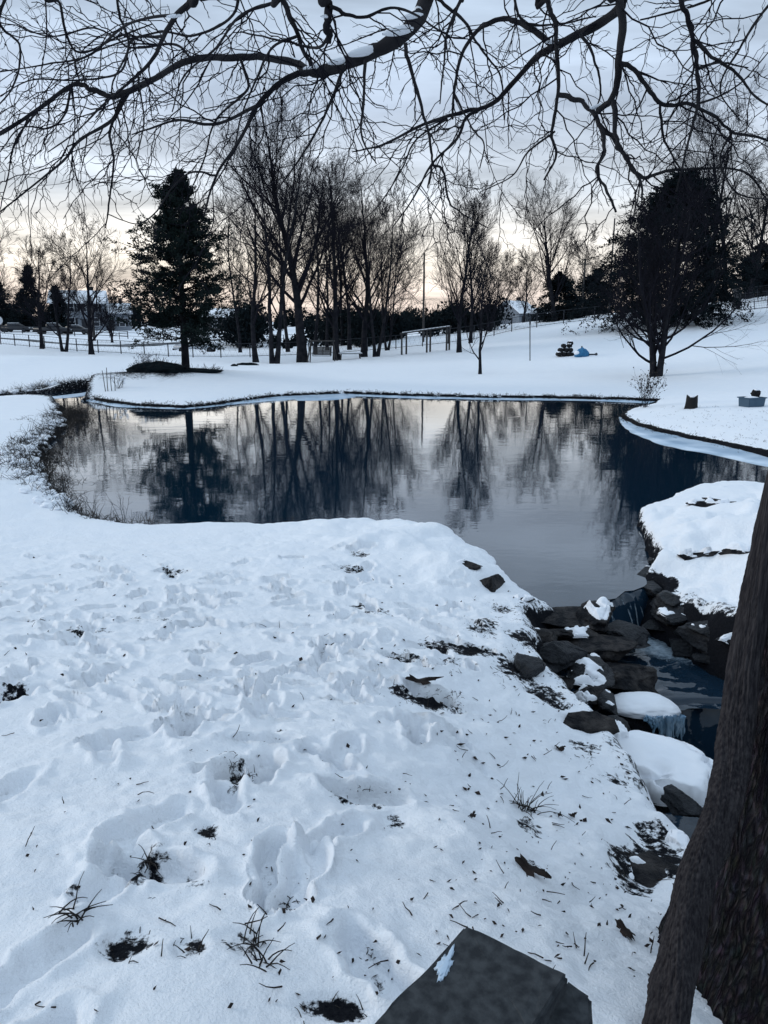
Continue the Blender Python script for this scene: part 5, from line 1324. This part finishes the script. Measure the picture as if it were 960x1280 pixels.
# ------------------------------------------------------------------ built things
def rail(bm, a, b, r=.02, n=5): cyl(bm, a, b, r, r, n)
def fence(name, label, pts, Hh, space, rails=(1.0, .1), post_r=.05, wires=3, group=None, wire_r=.014, post_every=1):
    """pts: world (x,y) path; posts follow the ground"""
    P = np.array(pts, float); seg = np.linalg.norm(np.diff(P, axis=0), axis=1); s = np.concatenate([[0], np.cumsum(seg)])
    n = int(s[-1] / space) + 1; tt = np.linspace(0, s[-1], n)
    C = [(np.interp(t, s, P[:, 0]), np.interp(t, s, P[:, 1])) for t in tt]
    t = thing(name, label, 'fence', (C[0][0], C[0][1], gz(*C[0])), 0, group); o = np.array((C[0][0], C[0][1], gz(*C[0])))
    W = [np.array((x, y, gz(x, y))) - o for x, y in C]
    pm = None
    for w in W:
        if pm is None:
            bm = bmesh.new(); cyl(bm, (0, 0, -.2), (0, 0, Hh), post_r, post_r, 6); cyl(bm, (0, 0, Hh), (0, 0, Hh + .03), post_r * 1.3, post_r * .6, 6); ob = from_bm('post', bm, M['metal'], t); pm = ob.data; ob.location = w
        else:
            ob = bpy.data.objects.new('post', pm); link(ob, t); ob.location = w
    for h in rails:
        bm = bmesh.new()
        for a, b in zip(W[:-1], W[1:]): rail(bm, a + (0, 0, Hh * h), b + (0, 0, Hh * h), wire_r * 1.6, 4)
        from_bm('rail', bm, M['metal'], t)
    if wires:
        bm = bmesh.new()
        for a, b in zip(W[:-1], W[1:]):
            ln = np.linalg.norm(b - a); m = max(2, int(ln / .45))
            for i_ in range(m):
                u0, u1 = i_ / m, (i_ + 1) / m
                p0 = a * (1 - u0) + b * u0; p1 = a * (1 - u1) + b * u1
                rail(bm, p0 + (0, 0, .05), p1 + (0, 0, Hh), wire_r * .3, 3); rail(bm, p0 + (0, 0, Hh), p1 + (0, 0, .05), wire_r * .3, 3)
            for h in np.linspace(.2, .8, wires): rail(bm, a + (0, 0, Hh * h), b + (0, 0, Hh * h), wire_r * .35, 3)
        from_bm('wire_mesh', bm, M['metal'], t)
    return t
def w2(px, py, Y): p = at_y(px, py, Y); return (p[0], p[1])
fence('chain_link_fence', 'long wire fence on metal posts crossing the field behind the cedar', [w2(-120, 426, 88), w2(0, 430, 84), w2(100, 440, 76), w2(250, 447, 71), w2(400, 447, 70), w2(500, 441, 72), w2(560, 434, 74)], 1.2, 2.6)
fence('chain_link_fence', 'wire fence climbing the right hill to the wire pen', [w2(560, 434, 74), w2(600, 425, 76), w2(640, 415, 80), w2(690, 408, 82), w2(760, 400, 80), w2(830, 395, 76), w2(900, 392, 73)], 1.35, 2.8)
fence('board_fence', 'low dark rail fence in front of the parked cars and house', [w2(-60, 421, 128), w2(40, 421, 126), w2(100, 421, 124), w2(160, 423, 122)], 1.1, 3.0, rails=(1.0, .65, .3), wires=0, wire_r=.03, post_r=.07)
fence('wire_fence', 'farther wire fence beyond the hill fence on the skyline', [w2(545, 424, 100), w2(600, 416, 105), w2(700, 401, 102), w2(760, 396, 100)], 1.2, 4.0, wires=0, rails=(1.0,))
fence('wire_fence', 'distant field fence behind the white pickup', [w2(150, 430, 118), w2(300, 432, 118), w2(420, 430, 112)], 1.1, 4.0, wires=0, rails=(1.0, .55))

def pole(px, py, Y, H, label, r=.13, arm=True, name='utility_pole', top=None):
    p = at_y(px, py, Y); t = thing(name, label, 'pole', (p[0], p[1], gz(p[0], p[1])))
    bm = bmesh.new(); cyl(bm, (0, 0, -.3), (0, 0, H), r, r * .7, 10); from_bm('shaft', bm, M['wood_old'], t)
    if arm:
        bm = bmesh.new(); box(bm, (0, 0, H - .6), (1.6, .1, .12)); from_bm('crossarm', bm, M['wood_old'], t)
        for s in (-.7, 0, .7):
            bm = bmesh.new(); cyl(bm, (s, 0, H - .54), (s, 0, H - .36), .05, .03, 8); from_bm('insulator', bm, M['metal'], t)
    return t
pole(529, 431, 80, 8.6, 'tall utility pole right of the middle tree cluster', r=.12, arm=False)
pole(727, 398, 98, 6.8, 'utility pole beside the round evergreen on the skyline', r=.12)
pole(760, 398, 92, 10.5, 'tall pole at the left side of the broad hill evergreen', r=.11, arm=False)
pole(118, 424, 112, 6.0, 'pole in front of the white house', r=.2, arm=False)
p = at_y(662, 464, 47); bm = bmesh.new(); cyl(bm, (0, 0, -.1), (-.10, 0, 2.1), .030, .030, 8); cyl(bm, (-.10, 0, 2.1), (-.112, 0, 2.42), .05, .05, 8)
o = from_bm('marker_pole', bm, M['metal']); o.location = (p[0], p[1], gz(p[0], p[1])); tag(o, 'thin slightly leaning grey pole alone on the far snow', 'pole')
# power line
tb = Tubes(); a = np.array((*w2(529, 431, 80), gz(*w2(529, 431, 80)) + 8.1)); b = np.array((*w2(118, 424, 112), gz(*w2(118, 424, 112)) + 5.9)); s = np.linspace(0, 1, 30)[:, None]
P = a * (1 - s) + b * s; P[:, 2] -= 3.0 * (s * (1 - s))[:, 0]; tb.add(P[None], np.full((1, 30), .018), 4, ga); tag(tb.build('power_line', M['tyre']), 'sagging power line between the pole and the house side pole', 'cable')

# bench swing
def swing(px, py, Y):
    p = at_y(px, py, Y); t = thing('bench_swing', 'dark wooden bench swing on an A-frame under the middle trees', 'swing', (p[0], p[1], gz(p[0], p[1])), -.1)
    for s in (-1, 1):
        for d in (-1, 1):
            bm = bmesh.new(); cyl(bm, (s * (.86 + .16), d * .55, -.05), (s * .80, 0, 1.5), .045, .045, 8); from_bm('leg', bm, M['wood_old'], t)
        bm = bmesh.new(); cyl(bm, (s * .66, .1, .45), (s * .68, 0, 1.48), .012, .012, 5); cyl(bm, (s * .66, -.25, .42), (s * .68, 0, 1.48), .012, .012, 5); from_bm('chain', bm, M['metal'], t)
    bm = bmesh.new(); cyl(bm, (-.95, 0, 1.5), (.95, 0, 1.5), .05, .05, 8); from_bm('top_bar', bm, M['wood_old'], t)
    bm = bmesh.new()
    for i_ in range(4): box(bm, (0, -.28 + i_ * .13, .44), (1.3, .11, .03))
    from_bm('seat', bm, M['wood_old'], t)
    bm = bmesh.new()
    for i_ in range(6): box(bm, (0, .20 + i_ * .025, .54 + i_ * .095), (1.3, .025, .085))
    for s in (-.55, 0, .55): box(bm, (s, .28, .78), (.06, .03, .6), rx=-.25)
    from_bm('backrest', bm, M['wood_old'], t)
    for s in (-1, 1):
        bm = bmesh.new(); box(bm, (s * .64, -.05, .66), (.06, .5, .04)); box(bm, (s * .64, -.27, .55), (.05, .05, .22)); from_bm('armrest', bm, M['wood_old'], t)
    bm = bmesh.new(); box(bm, (0, -.08, .475), (1.25, .45, .03)); from_bm('snow_cap', bm, M['snow'], t)
swing(403, 454, 57)
# picnic table half buried
def picnic(px, py, Y, label):
    p = at_y(px, py, Y); t = thing('low_table', label, 'table', (p[0], p[1], gz(p[0], p[1])), .1)
    bm = bmesh.new()
    for i_ in range(5): box(bm, (0, -.3 + i_ * .15, .42), (1.9, .13, .04))
    from_bm('tabletop', bm, M['wood_old'], t)
    for s in (-1, 1):
        for d in (-1, 1):
            bm = bmesh.new(); cyl(bm, (s * .75, d * .5, -.05), (s * .7, d * .2, .40), .04, .04, 6); from_bm('leg', bm, M['wood_old'], t)
    bm = bmesh.new(); box(bm, (0, 0, .47), (1.8, .7, .05)); bmesh.ops.bevel(bm, geom=list(bm.edges), offset=.02, segments=2, affect='EDGES'); from_bm('snow_cap', bm, M['snow'], t)
picnic(438, 450, 60, 'low snowy wooden table between the middle trees')
# arbor
def arbor():
    a = np.array((*w2(502, 443, 62), 0)); b = np.array((*w2(562, 434, 62), 0)); c = (a + b) / 2; rz = math.atan2(b[1] - a[1], b[0] - a[0]); Ln = np.linalg.norm(b - a)
    zc_ = gz(c[0], c[1]); t = thing('grape_arbor', 'long wooden arbor frame with a snowy top rail left of the pole', 'arbor', (c[0], c[1], zc_), rz)
    def gl(u): q = a * (1 - u) + b * u; return gz(q[0], q[1]) - zc_
    for u in (.0, .10, .52, .60, .93, 1.0):
        x = (u - .5) * Ln; bm = bmesh.new(); z0 = gl(u)
        d = .35 if u in (.10, .60, 1.0) else -.35
        cyl(bm, (x, d, z0 - .1), (x, d * .6, 1.45 + .55 * u), .075, .065, 8); from_bm('post', bm, M['wood_old'], t)
    for d in (-.3, .3):
        bm = bmesh.new(); cyl(bm, (-.54 * Ln, d, 1.45), (.53 * Ln, d, 2.0), .055, .055, 6); from_bm('beam', bm, M['wood_old'], t)
    bm = bmesh.new()
    for i_ in range(14):
        u = i_ / 13; x = (u - .5) * Ln; box(bm, (x, 0, 1.50 + .55 * u), (.05, .8, .05))
    from_bm('cross_slats', bm, M['wood_old'], t)
    bm = bmesh.new(); v = box(bm, (0, 0, 1.80), (Ln * .99, .62, .05)); ang_ = math.atan2(.55, Ln * 1.07)
    bmesh.ops.transform(bm, matrix=Matrix.Translation((0, 0, 1.80)) @ Matrix.Rotation(-ang_, 4, 'Y') @ Matrix.Translation((0, 0, -1.80)), verts=v); from_bm('snow_cap', bm, M['snow'], t)
arbor()
# tyre-like dark stack and tarp
def tyre_stack(px, py, Y):
    p = at_y(px, py, Y); t = thing('log_stack', 'small stack of dark snow-dusted log ends on the far slope', 'log stack', (p[0], p[1], gz(p[0], p[1])))
    g = random.Random(4)
    for i_, (x, z) in enumerate([(-.36, .12), (-.08, .13), (.20, .12), (.38, .13), (-.26, .37), (.04, .38), (.30, .38), (-.12, .62), (.24, .63), (.30, .78)]):
        bm = bmesh.new(); cyl(bm, (x, -.25 + g.uniform(-.05, .05), z), (x + g.uniform(-.04, .04), .3, z), .135, .125, 10); from_bm('log', bm, M['tyre'], t, True)
        if i_ % 3 != 1:
            v, f = ico(2); mesh_np('snow_cap', v * (.115, .24, .055) + (x, -.03, z + .125), f, M['snow'], t)
tyre_stack(706, 445, 48)
def tarp(px, py, Y):
    p = at_y(px, py, Y); t = thing('tarp_heap', 'bright blue tarp thrown over a heap beside the log stack', 'tarp', (p[0], p[1], gz(p[0], p[1])))
    V = IV.copy(); V *= (1 + .25 * fbm(V[:, 0] * 2.4, V[:, 1] * 2.4, V[:, 2] * 2 + .2, s=6, o=4))[:, None]; V = V * (.42, .35, .33) * (1, 1, 1); V[:, 2] = np.maximum(V[:, 2] + .12 + .12 * np.exp(-(V[:, 0] / .1) ** 2), -.03)
    mesh_np('cover', V, IF, M['blue_tarp'], t)
    bm = bmesh.new(); cyl(bm, (.3, 0, .12), (.85, -.1, .14), .05, .04, 8); cyl(bm, (.80, -.1, .14), (.90, -.1, .17), .08, .07, 8); from_bm('pole', bm, M['metal'], t)
    v, f = ico(3); mesh_np('snow_cap', v * (1 + .2 * fbm(v[:, 0] * 3, v[:, 1] * 3, s=3, o=2))[:, None] * (.17, .2, .12) + (-.30, -.10, .22), f, M['snow'], t)
    bm = bmesh.new(); cyl(bm, (-.02, 0, .5), (-.02, 0, .62), .05, .04, 8); from_bm('knob', bm, M['tyre'], t)
tarp(727, 446, 47)
# things on the promontory
def stump(px, py, z, label):
    p = pg(px, py, z); t = thing('tree_stump', label, 'stump', tuple(p)); g = np.random.default_rng(2)
    n, k = 14, 30; tt = np.linspace(0, 2 * math.pi, k, endpoint=False); zz = np.linspace(-.1, .34, n)
    Zm, Tm = np.meshgrid(zz, tt, indexing='ij'); r = .18 - .06 * (Zm + .1) + .02 * fbm(np.cos(Tm) * 2, np.sin(Tm) * 2, Zm * 3 + .1, s=3, o=3) + .02 * np.cos(4 * Tm) * np.exp(-Zm * 5)
    Zm = Zm + (zz[-1] == Zm) * .05 * np.cos(Tm * 2 + 1)
    V = np.stack([r * np.cos(Tm), r * np.sin(Tm), Zm], -1).reshape(-1, 3); i_ = np.arange(n * k).reshape(n, k); q = np.stack([i_[:-1], np.roll(i_, -1, 1)[:-1], np.roll(i_, -1, 1)[1:], i_[1:]], 2).reshape(-1, 4)
    V = np.vstack([V, [0, 0, .28]]); T_ = np.stack([np.full(k, len(V) - 1), i_[-1], np.roll(i_[-1], -1)], 1)
    mesh_np('wood', V, [q, T_], M['tyre'], t)
    v, f = ico(3); mesh_np('snow_cap', v * (.07, .07, .035) + (-.01, -.02, .33), f, M['snow'], t)
stump(864, 510, -.95, 'short dark stump in the snow on the promontory')
def tub(px, py, z):
    p = pg(px, py, z); t = thing('storage_tub', 'slate blue plastic tub half sunk in the promontory snow', 'tub', tuple(p), .35)
    bm = bmesh.new(); v = box(bm, (0, 0, .10), (.56, .40, .34))
    for q in v:
        if q.co.z > .1: q.co.x *= 1.10; q.co.y *= 1.10
    f = max(bm.faces, key=lambda f_: f_.calc_center_median().z); r = bmesh.ops.inset_individual(bm, faces=[f], thickness=.03); bmesh.ops.translate(bm, verts=f.verts, vec=(0, 0, -.06))
    bmesh.ops.bevel(bm, geom=list(bm.edges), offset=.012, segments=2, affect='EDGES'); from_bm('body', bm, M['blue_plastic'], t)
    bm = bmesh.new(); box(bm, (0, .23, .26), (.66, .03, .03)); box(bm, (0, -.23, .26), (.66, .03, .03)); box(bm, (-.32, 0, .26), (.03, .43, .03)); box(bm, (.32, 0, .26), (.03, .43, .03)); from_bm('rim', bm, M['blue_plastic'], t)
    v, f = ico(3); mesh_np('snow_cap', v * (.24, .16, .05) + (-.03, 0, .25), f, M['snow'], t)
    v = IV * (1 + .4 * fbm(IV[:, 0] * 2.5, IV[:, 1] * 2.5, IV[:, 2] * 2.5 + .1, s=21, o=3))[:, None] * (.13, .10, .12)
    o = mesh_np('lump_of_wood', v, IF, M['tyre']); o.location = (p[0] + .12, p[1] + .04, p[2] + .38); tag(o, 'dark chunk of wood resting on the blue tub', 'wood')
    v, f = ico(3); mesh_np('snow_cap', v * (.075, .06, .03) + (0, -.02, .10), f, M['snow'], o)
tub(939, 508, -.9)
# a small brush on the promontory
cs = []; g = np.random.default_rng(66)
for _ in range(240):
    px, py = g.uniform(815, 960), g.uniform(508, 560)
    if py > 528 + (px - 780) * .20: continue
    p = pg(px, py, -1, 2); cs.append((p[0], p[1], p[2], g.uniform(.2, .7)))
blades('promontory_grass', cs, 'grass tips poking through snow on the right promontory', 67, 'stuff', n=5, ln=.12, w=.004, spread=.08, bend=.5)

# wire pen
def pen():
    a = np.array(w2(924, 393, 72)); b = np.array(w2(990, 388, 72)); c = np.array(w2(990, 380, 80)); d = np.array(w2(915, 382, 80))
    o = np.array((*((a + b) / 2), gz(*((a + b) / 2)))); t = thing('wire_pen', 'dark framed wire pen with slanting posts on the right hilltop', 'pen', tuple(o))
    pts = [a, b, c, d, a]
    bm2 = {.1: bmesh.new(), 1.5: bmesh.new()}; bm3 = bmesh.new()
    for p0, p1 in zip(pts[:-1], pts[1:]):
        n = max(2, int(np.linalg.norm(p1 - p0) / 1.1))
        for i_ in range(n):
            u = i_ / n; q = p0 * (1 - u) + p1 * u; z = gz(*q) - o[2]; q2 = p0 * (1 - (i_ + 1) / n) + p1 * (i_ + 1) / n; z2 = gz(*q2) - o[2]
            bm = bmesh.new(); cyl(bm, (q[0] - o[0] + .2, q[1] - o[1], z - .1), (q[0] - o[0] - .1, q[1] - o[1], z + 1.5), .035, .035, 6); from_bm('post', bm, M['metal'], t)
            for h in (.1, 1.5): rail(bm2[h], (q[0] - o[0] + .2 - .2 * h, q[1] - o[1], z + h), (q2[0] - o[0] + .2 - .2 * h, q2[1] - o[1], z2 + h), .03)
            for k in range(8):
                h = .1 + k * .2; rail(bm3, (q[0] - o[0], q[1] - o[1], z + h), (q2[0] - o[0], q2[1] - o[1], z2 + h), .008, 3)
                v = k / 8; rail(bm3, (q[0] - o[0] + (q2[0] - q[0]) * v, q[1] - o[1] + (q2[1] - q[1]) * v, z), (q[0] - o[0] + (q2[0] - q[0]) * v, q[1] - o[1] + (q2[1] - q[1]) * v, z + 1.5), .008, 3)
    [from_bm('rail', b_, M['metal'], t) for b_ in bm2.values()]; from_bm('wire_mesh', bm3, M['metal'], t)
pen()

# road and vehicles
def road():
    pts = [w2(-150, 415, 120), w2(20, 424, 104), w2(70, 429, 96), w2(120, 429, 99), w2(180, 428, 108), w2(300, 426, 130)]
    P = spline([np.array((*q, 0)) for q in pts], 120)[:, :2]; T_ = nrmz(np.gradient(P, axis=0)); nn = np.stack([T_[:, 1], -T_[:, 0]], 1); V = []
    for u in np.linspace(-1.4, 1.4, 7):
        Q_ = P + nn * u; V.append(np.column_stack([Q_, height(Q_[:, 0], Q_[:, 1], False) + .06]))
    V = np.vstack(V); n = len(P); k = np.arange(n - 1); q = np.vstack([np.stack([k + j * n, k + (j + 1) * n, k + 1 + (j + 1) * n, k + 1 + j * n], 1) for j in range(6)])
    tag(mesh_np('driveway', V, q, M['asphalt']), 'grey partly snowy drive curving in front of the parked cars', None, None, 'structure')
road()
def vehicle(px, py, Y, rz, kind, mat, label, snow=True, name='parked_car'):
    p = at_y(px, py, Y); t = thing(name, label, 'truck' if kind == 'pickup' else 'car', (p[0], p[1], gz(p[0], p[1])), rz)
    if kind == 'pickup':
        Ln, Wd = 5.6, 1.9; body = [(-2.8, .45), (-2.78, 1.05), (-.6, 1.08), (1.25, 1.10), (2.5, 1.02), (2.75, .85), (2.78, .45)]; cab = [(-.75, 1.06), (-.6, 1.72), (.75, 1.75), (1.35, 1.09)]; wx = (-1.75, 1.75)
    else:
        Ln, Wd = 4.6, 1.8; body = [(-2.3, .35), (-2.3, .9), (-1.7, .98), (1.0, .98), (2.1, .82), (2.3, .6), (2.3, .35)]; cab = [(-1.9, .95), (-1.3, 1.45), (.2, 1.48), (1.1, .96)]; wx = (-1.4, 1.4)
    def extr(prof, w, tw=1.0):
        bm = bmesh.new(); z0 = min(z for _, z in prof); z1 = max(z for _, z in prof)
        f0 = [bm.verts.new((x, -w / 2 * (1 - (1 - tw) * (z - z0) / (z1 - z0)), z)) for x, z in prof]; f1 = [bm.verts.new((x, w / 2 * (1 - (1 - tw) * (z - z0) / (z1 - z0)), z)) for x, z in prof]
        bm.faces.new(f0); bm.faces.new(f1[::-1])
        for i_ in range(len(prof)): j = (i_ + 1) % len(prof); bm.faces.new((f0[i_], f1[i_], f1[j], f0[j]))
        bmesh.ops.bevel(bm, geom=list(bm.edges), offset=.05, segments=2, affect='EDGES'); return bm
    from_bm('body', extr(body, Wd), M[mat], t, True); from_bm('cab', extr(cab, Wd * .96, .82), M[mat], t, True)
    for s in (-1, 1):
        xs = [x for x, z in cab]; m0, m1 = xs[1], xs[2]; zc_ = (cab[0][1] + cab[1][1]) / 2; w_ = (m1 - m0)
        for q in (.26, .76):
            bm = bmesh.new(); box(bm, (m0 + w_ * q, s * (Wd * .43), zc_ + .02), (w_ * .42, .10, (cab[1][1] - cab[0][1]) * .55)); from_bm('side_window', bm, M['glass'], t)
        for x in wx:
            bm = bmesh.new(); cyl(bm, (x, s * (Wd / 2 - .2), .36), (x, s * (Wd / 2 + .02), .36), .36, .36, 20); wh = from_bm('wheel', bm, M['tyre'], t)
            bm = bmesh.new(); cyl(bm, (x, s * (Wd / 2 + .005), .36), (x, s * (Wd / 2 + .035), .36), .2, .18, 14); from_bm('rim', bm, M['metal'], wh)
        bm = bmesh.new(); box(bm, (Ln / 2 - .04, s * .65, .72), (.08, .35, .16)); from_bm('headlight', bm, M['white_paint'], t)
        bm = bmesh.new(); box(bm, (-Ln / 2 + .03, s * .75, .85), (.08, .2, .25)); from_bm('tail_light', bm, M['blue_tarp'] if 0 else M['leaf'], t)
    bm = bmesh.new(); box(bm, (Ln / 2 - .0, 0, .45), (.18, Wd * .96, .2)); box(bm, (-Ln / 2, 0, .45), (.18, Wd * .96, .2)); from_bm('bumper', bm, M['tyre'], t)
    bm = bmesh.new(); z1 = cab[1][1]; x0, x1 = cab[1][0], cab[2][0]; box(bm, ((x0 + x1) / 2, 0, z1 + .05), ((x1 - x0) * .95, Wd * .74, .07)); bmesh.ops.bevel(bm, geom=list(bm.edges), offset=.03, segments=2, affect='EDGES'); from_bm('snow_cap', bm, M['snow'], t)
vehicle(247, 442, 99, math.pi, 'pickup', 'car_white', 'white pickup truck parked behind the cedar trunk', name='pickup_truck')
vehicle(22, 416, 131, .05, 'car', 'car_dark', 'dark parked car with snowy roof, second from the left', name='parked_car')
vehicle(-4, 417, 131, .05, 'car', 'car_dark', 'dark parked car cut by the left edge of the view', name='parked_car')
vehicle(66, 417, 128, 0, 'pickup', 'car_dark', 'dark long parked truck behind the roadside trees', name='pickup_truck')
vehicle(97, 418, 131, 0, 'car', 'car_dark', 'dark parked car in front of the white house', name='parked_car')

def house(px, py, Y, rz, W_, D_, H_, roofH, label, win, mat='siding', chim=True, storeys=2):
    p = at_y(px, py, Y); t = thing('house', label, 'house', (p[0], p[1], gz(p[0], p[1])), rz)
    bm = bmesh.new(); box(bm, (0, 0, H_ / 2 - .3), (W_, D_, H_ + .6))
    # gables
    for s in (-1, 1):
        a_ = [bm.verts.new((s * W_ / 2, -D_ / 2, H_)), bm.verts.new((s * W_ / 2, D_ / 2, H_)), bm.verts.new((s * W_ / 2, 0, H_ + roofH))]; bm.faces.new(a_)
    from_bm('wall', bm, M[mat], t)
    bm = bmesh.new(); sl = math.hypot(D_ / 2 + .4, roofH * (D_ / 2 + .4) / (D_ / 2)); an_ = math.atan2(roofH, D_ / 2)
    for s in (-1, 1):
        v = box(bm, (0, 0, 0), (W_ + .7, sl, .18)); bmesh.ops.transform(bm, matrix=Matrix.Translation((0, s * (D_ / 4 + .2), H_ + roofH / 2 - .05 + .02 * s)) @ Matrix.Rotation(-s * an_, 4, 'X'), verts=v)
    rf = from_bm('roof', bm, M['snow'], t)
    if chim: bm = bmesh.new(); box(bm, (W_ * .25, D_ * .1, H_ + roofH + .1), (.7, .7, 1.6)); from_bm('chimney', bm, M['rock'], rf)
    for st in range(storeys):
        for i_ in range(win):
            x = (i_ + .5) / win * W_ * .9 - W_ * .45; z = 1.5 + st * 2.7
            if st == 0 and i_ == win // 2:
                bm = bmesh.new(); box(bm, (x, -D_ / 2 - .03, 1.0), (1.0, .08, 2.1)); from_bm('door', bm, M['car_dark'], t); continue
            bm = bmesh.new(); box(bm, (x, -D_ / 2 - .03, z), (1.05, .10, 1.5)); wf = from_bm('window', bm, M['glass'], t)
            bm = bmesh.new()
            for dx in (-.55, .55): box(bm, (x + dx, -D_ / 2 - .06, z), (.10, .10, 1.6))
            for dzz in (-.8, 0, .8): box(bm, (x, -D_ / 2 - .075, z + dzz), (1.0, .10, .08))
            from_bm('frame', bm, M['white_paint'], wf)
            for dx in (-.85, .85):
                bm = bmesh.new(); box(bm, (x + dx, -D_ / 2 - .04, z), (.38, .06, 1.5)); from_bm('shutter', bm, M['car_dark'], t)
house(102, 417, 158, .25, 10, 7, 5.2, 2.2, 'two storey pale house with dark shutters behind the roadside trees', 4)
house(142, 418, 162, .25, 7, 6, 3.4, 1.8, 'lower white wing building right of the two storey house', 3, storeys=1)
house(644, 411, 165, .9, 8, 6, 3.0, 2.2, 'distant white house with a snowy gable roof below the skyline tree', 2, storeys=1)
house(667, 409, 170, .1, 8, 6, 2.2, 1.6, 'low distant house with snowy roof right of the gabled one', 3, storeys=1, mat='bark_light', chim=False)
house(285, 420, 170, .0, 9, 6, 3, 1.6, 'faint far shed roof right of the cedar', 2, storeys=1, mat='bark_light', chim=False)
# round sign at the left edge
p = at_y(0, 415, 112); t = thing('round_sign', 'round grey sign board on a post at the left edge', 'sign', (p[0], p[1], gz(p[0], p[1])))
bm = bmesh.new(); cyl(bm, (0, 0, -.2), (0, 0, 2.6), .05, .05, 6); from_bm('post', bm, M['metal'], t)
bm = bmesh.new(); cyl(bm, (0, -.06, 2.3), (0, -.10, 2.3), .6, .6, 24); from_bm('board', bm, M['white_paint'], t)
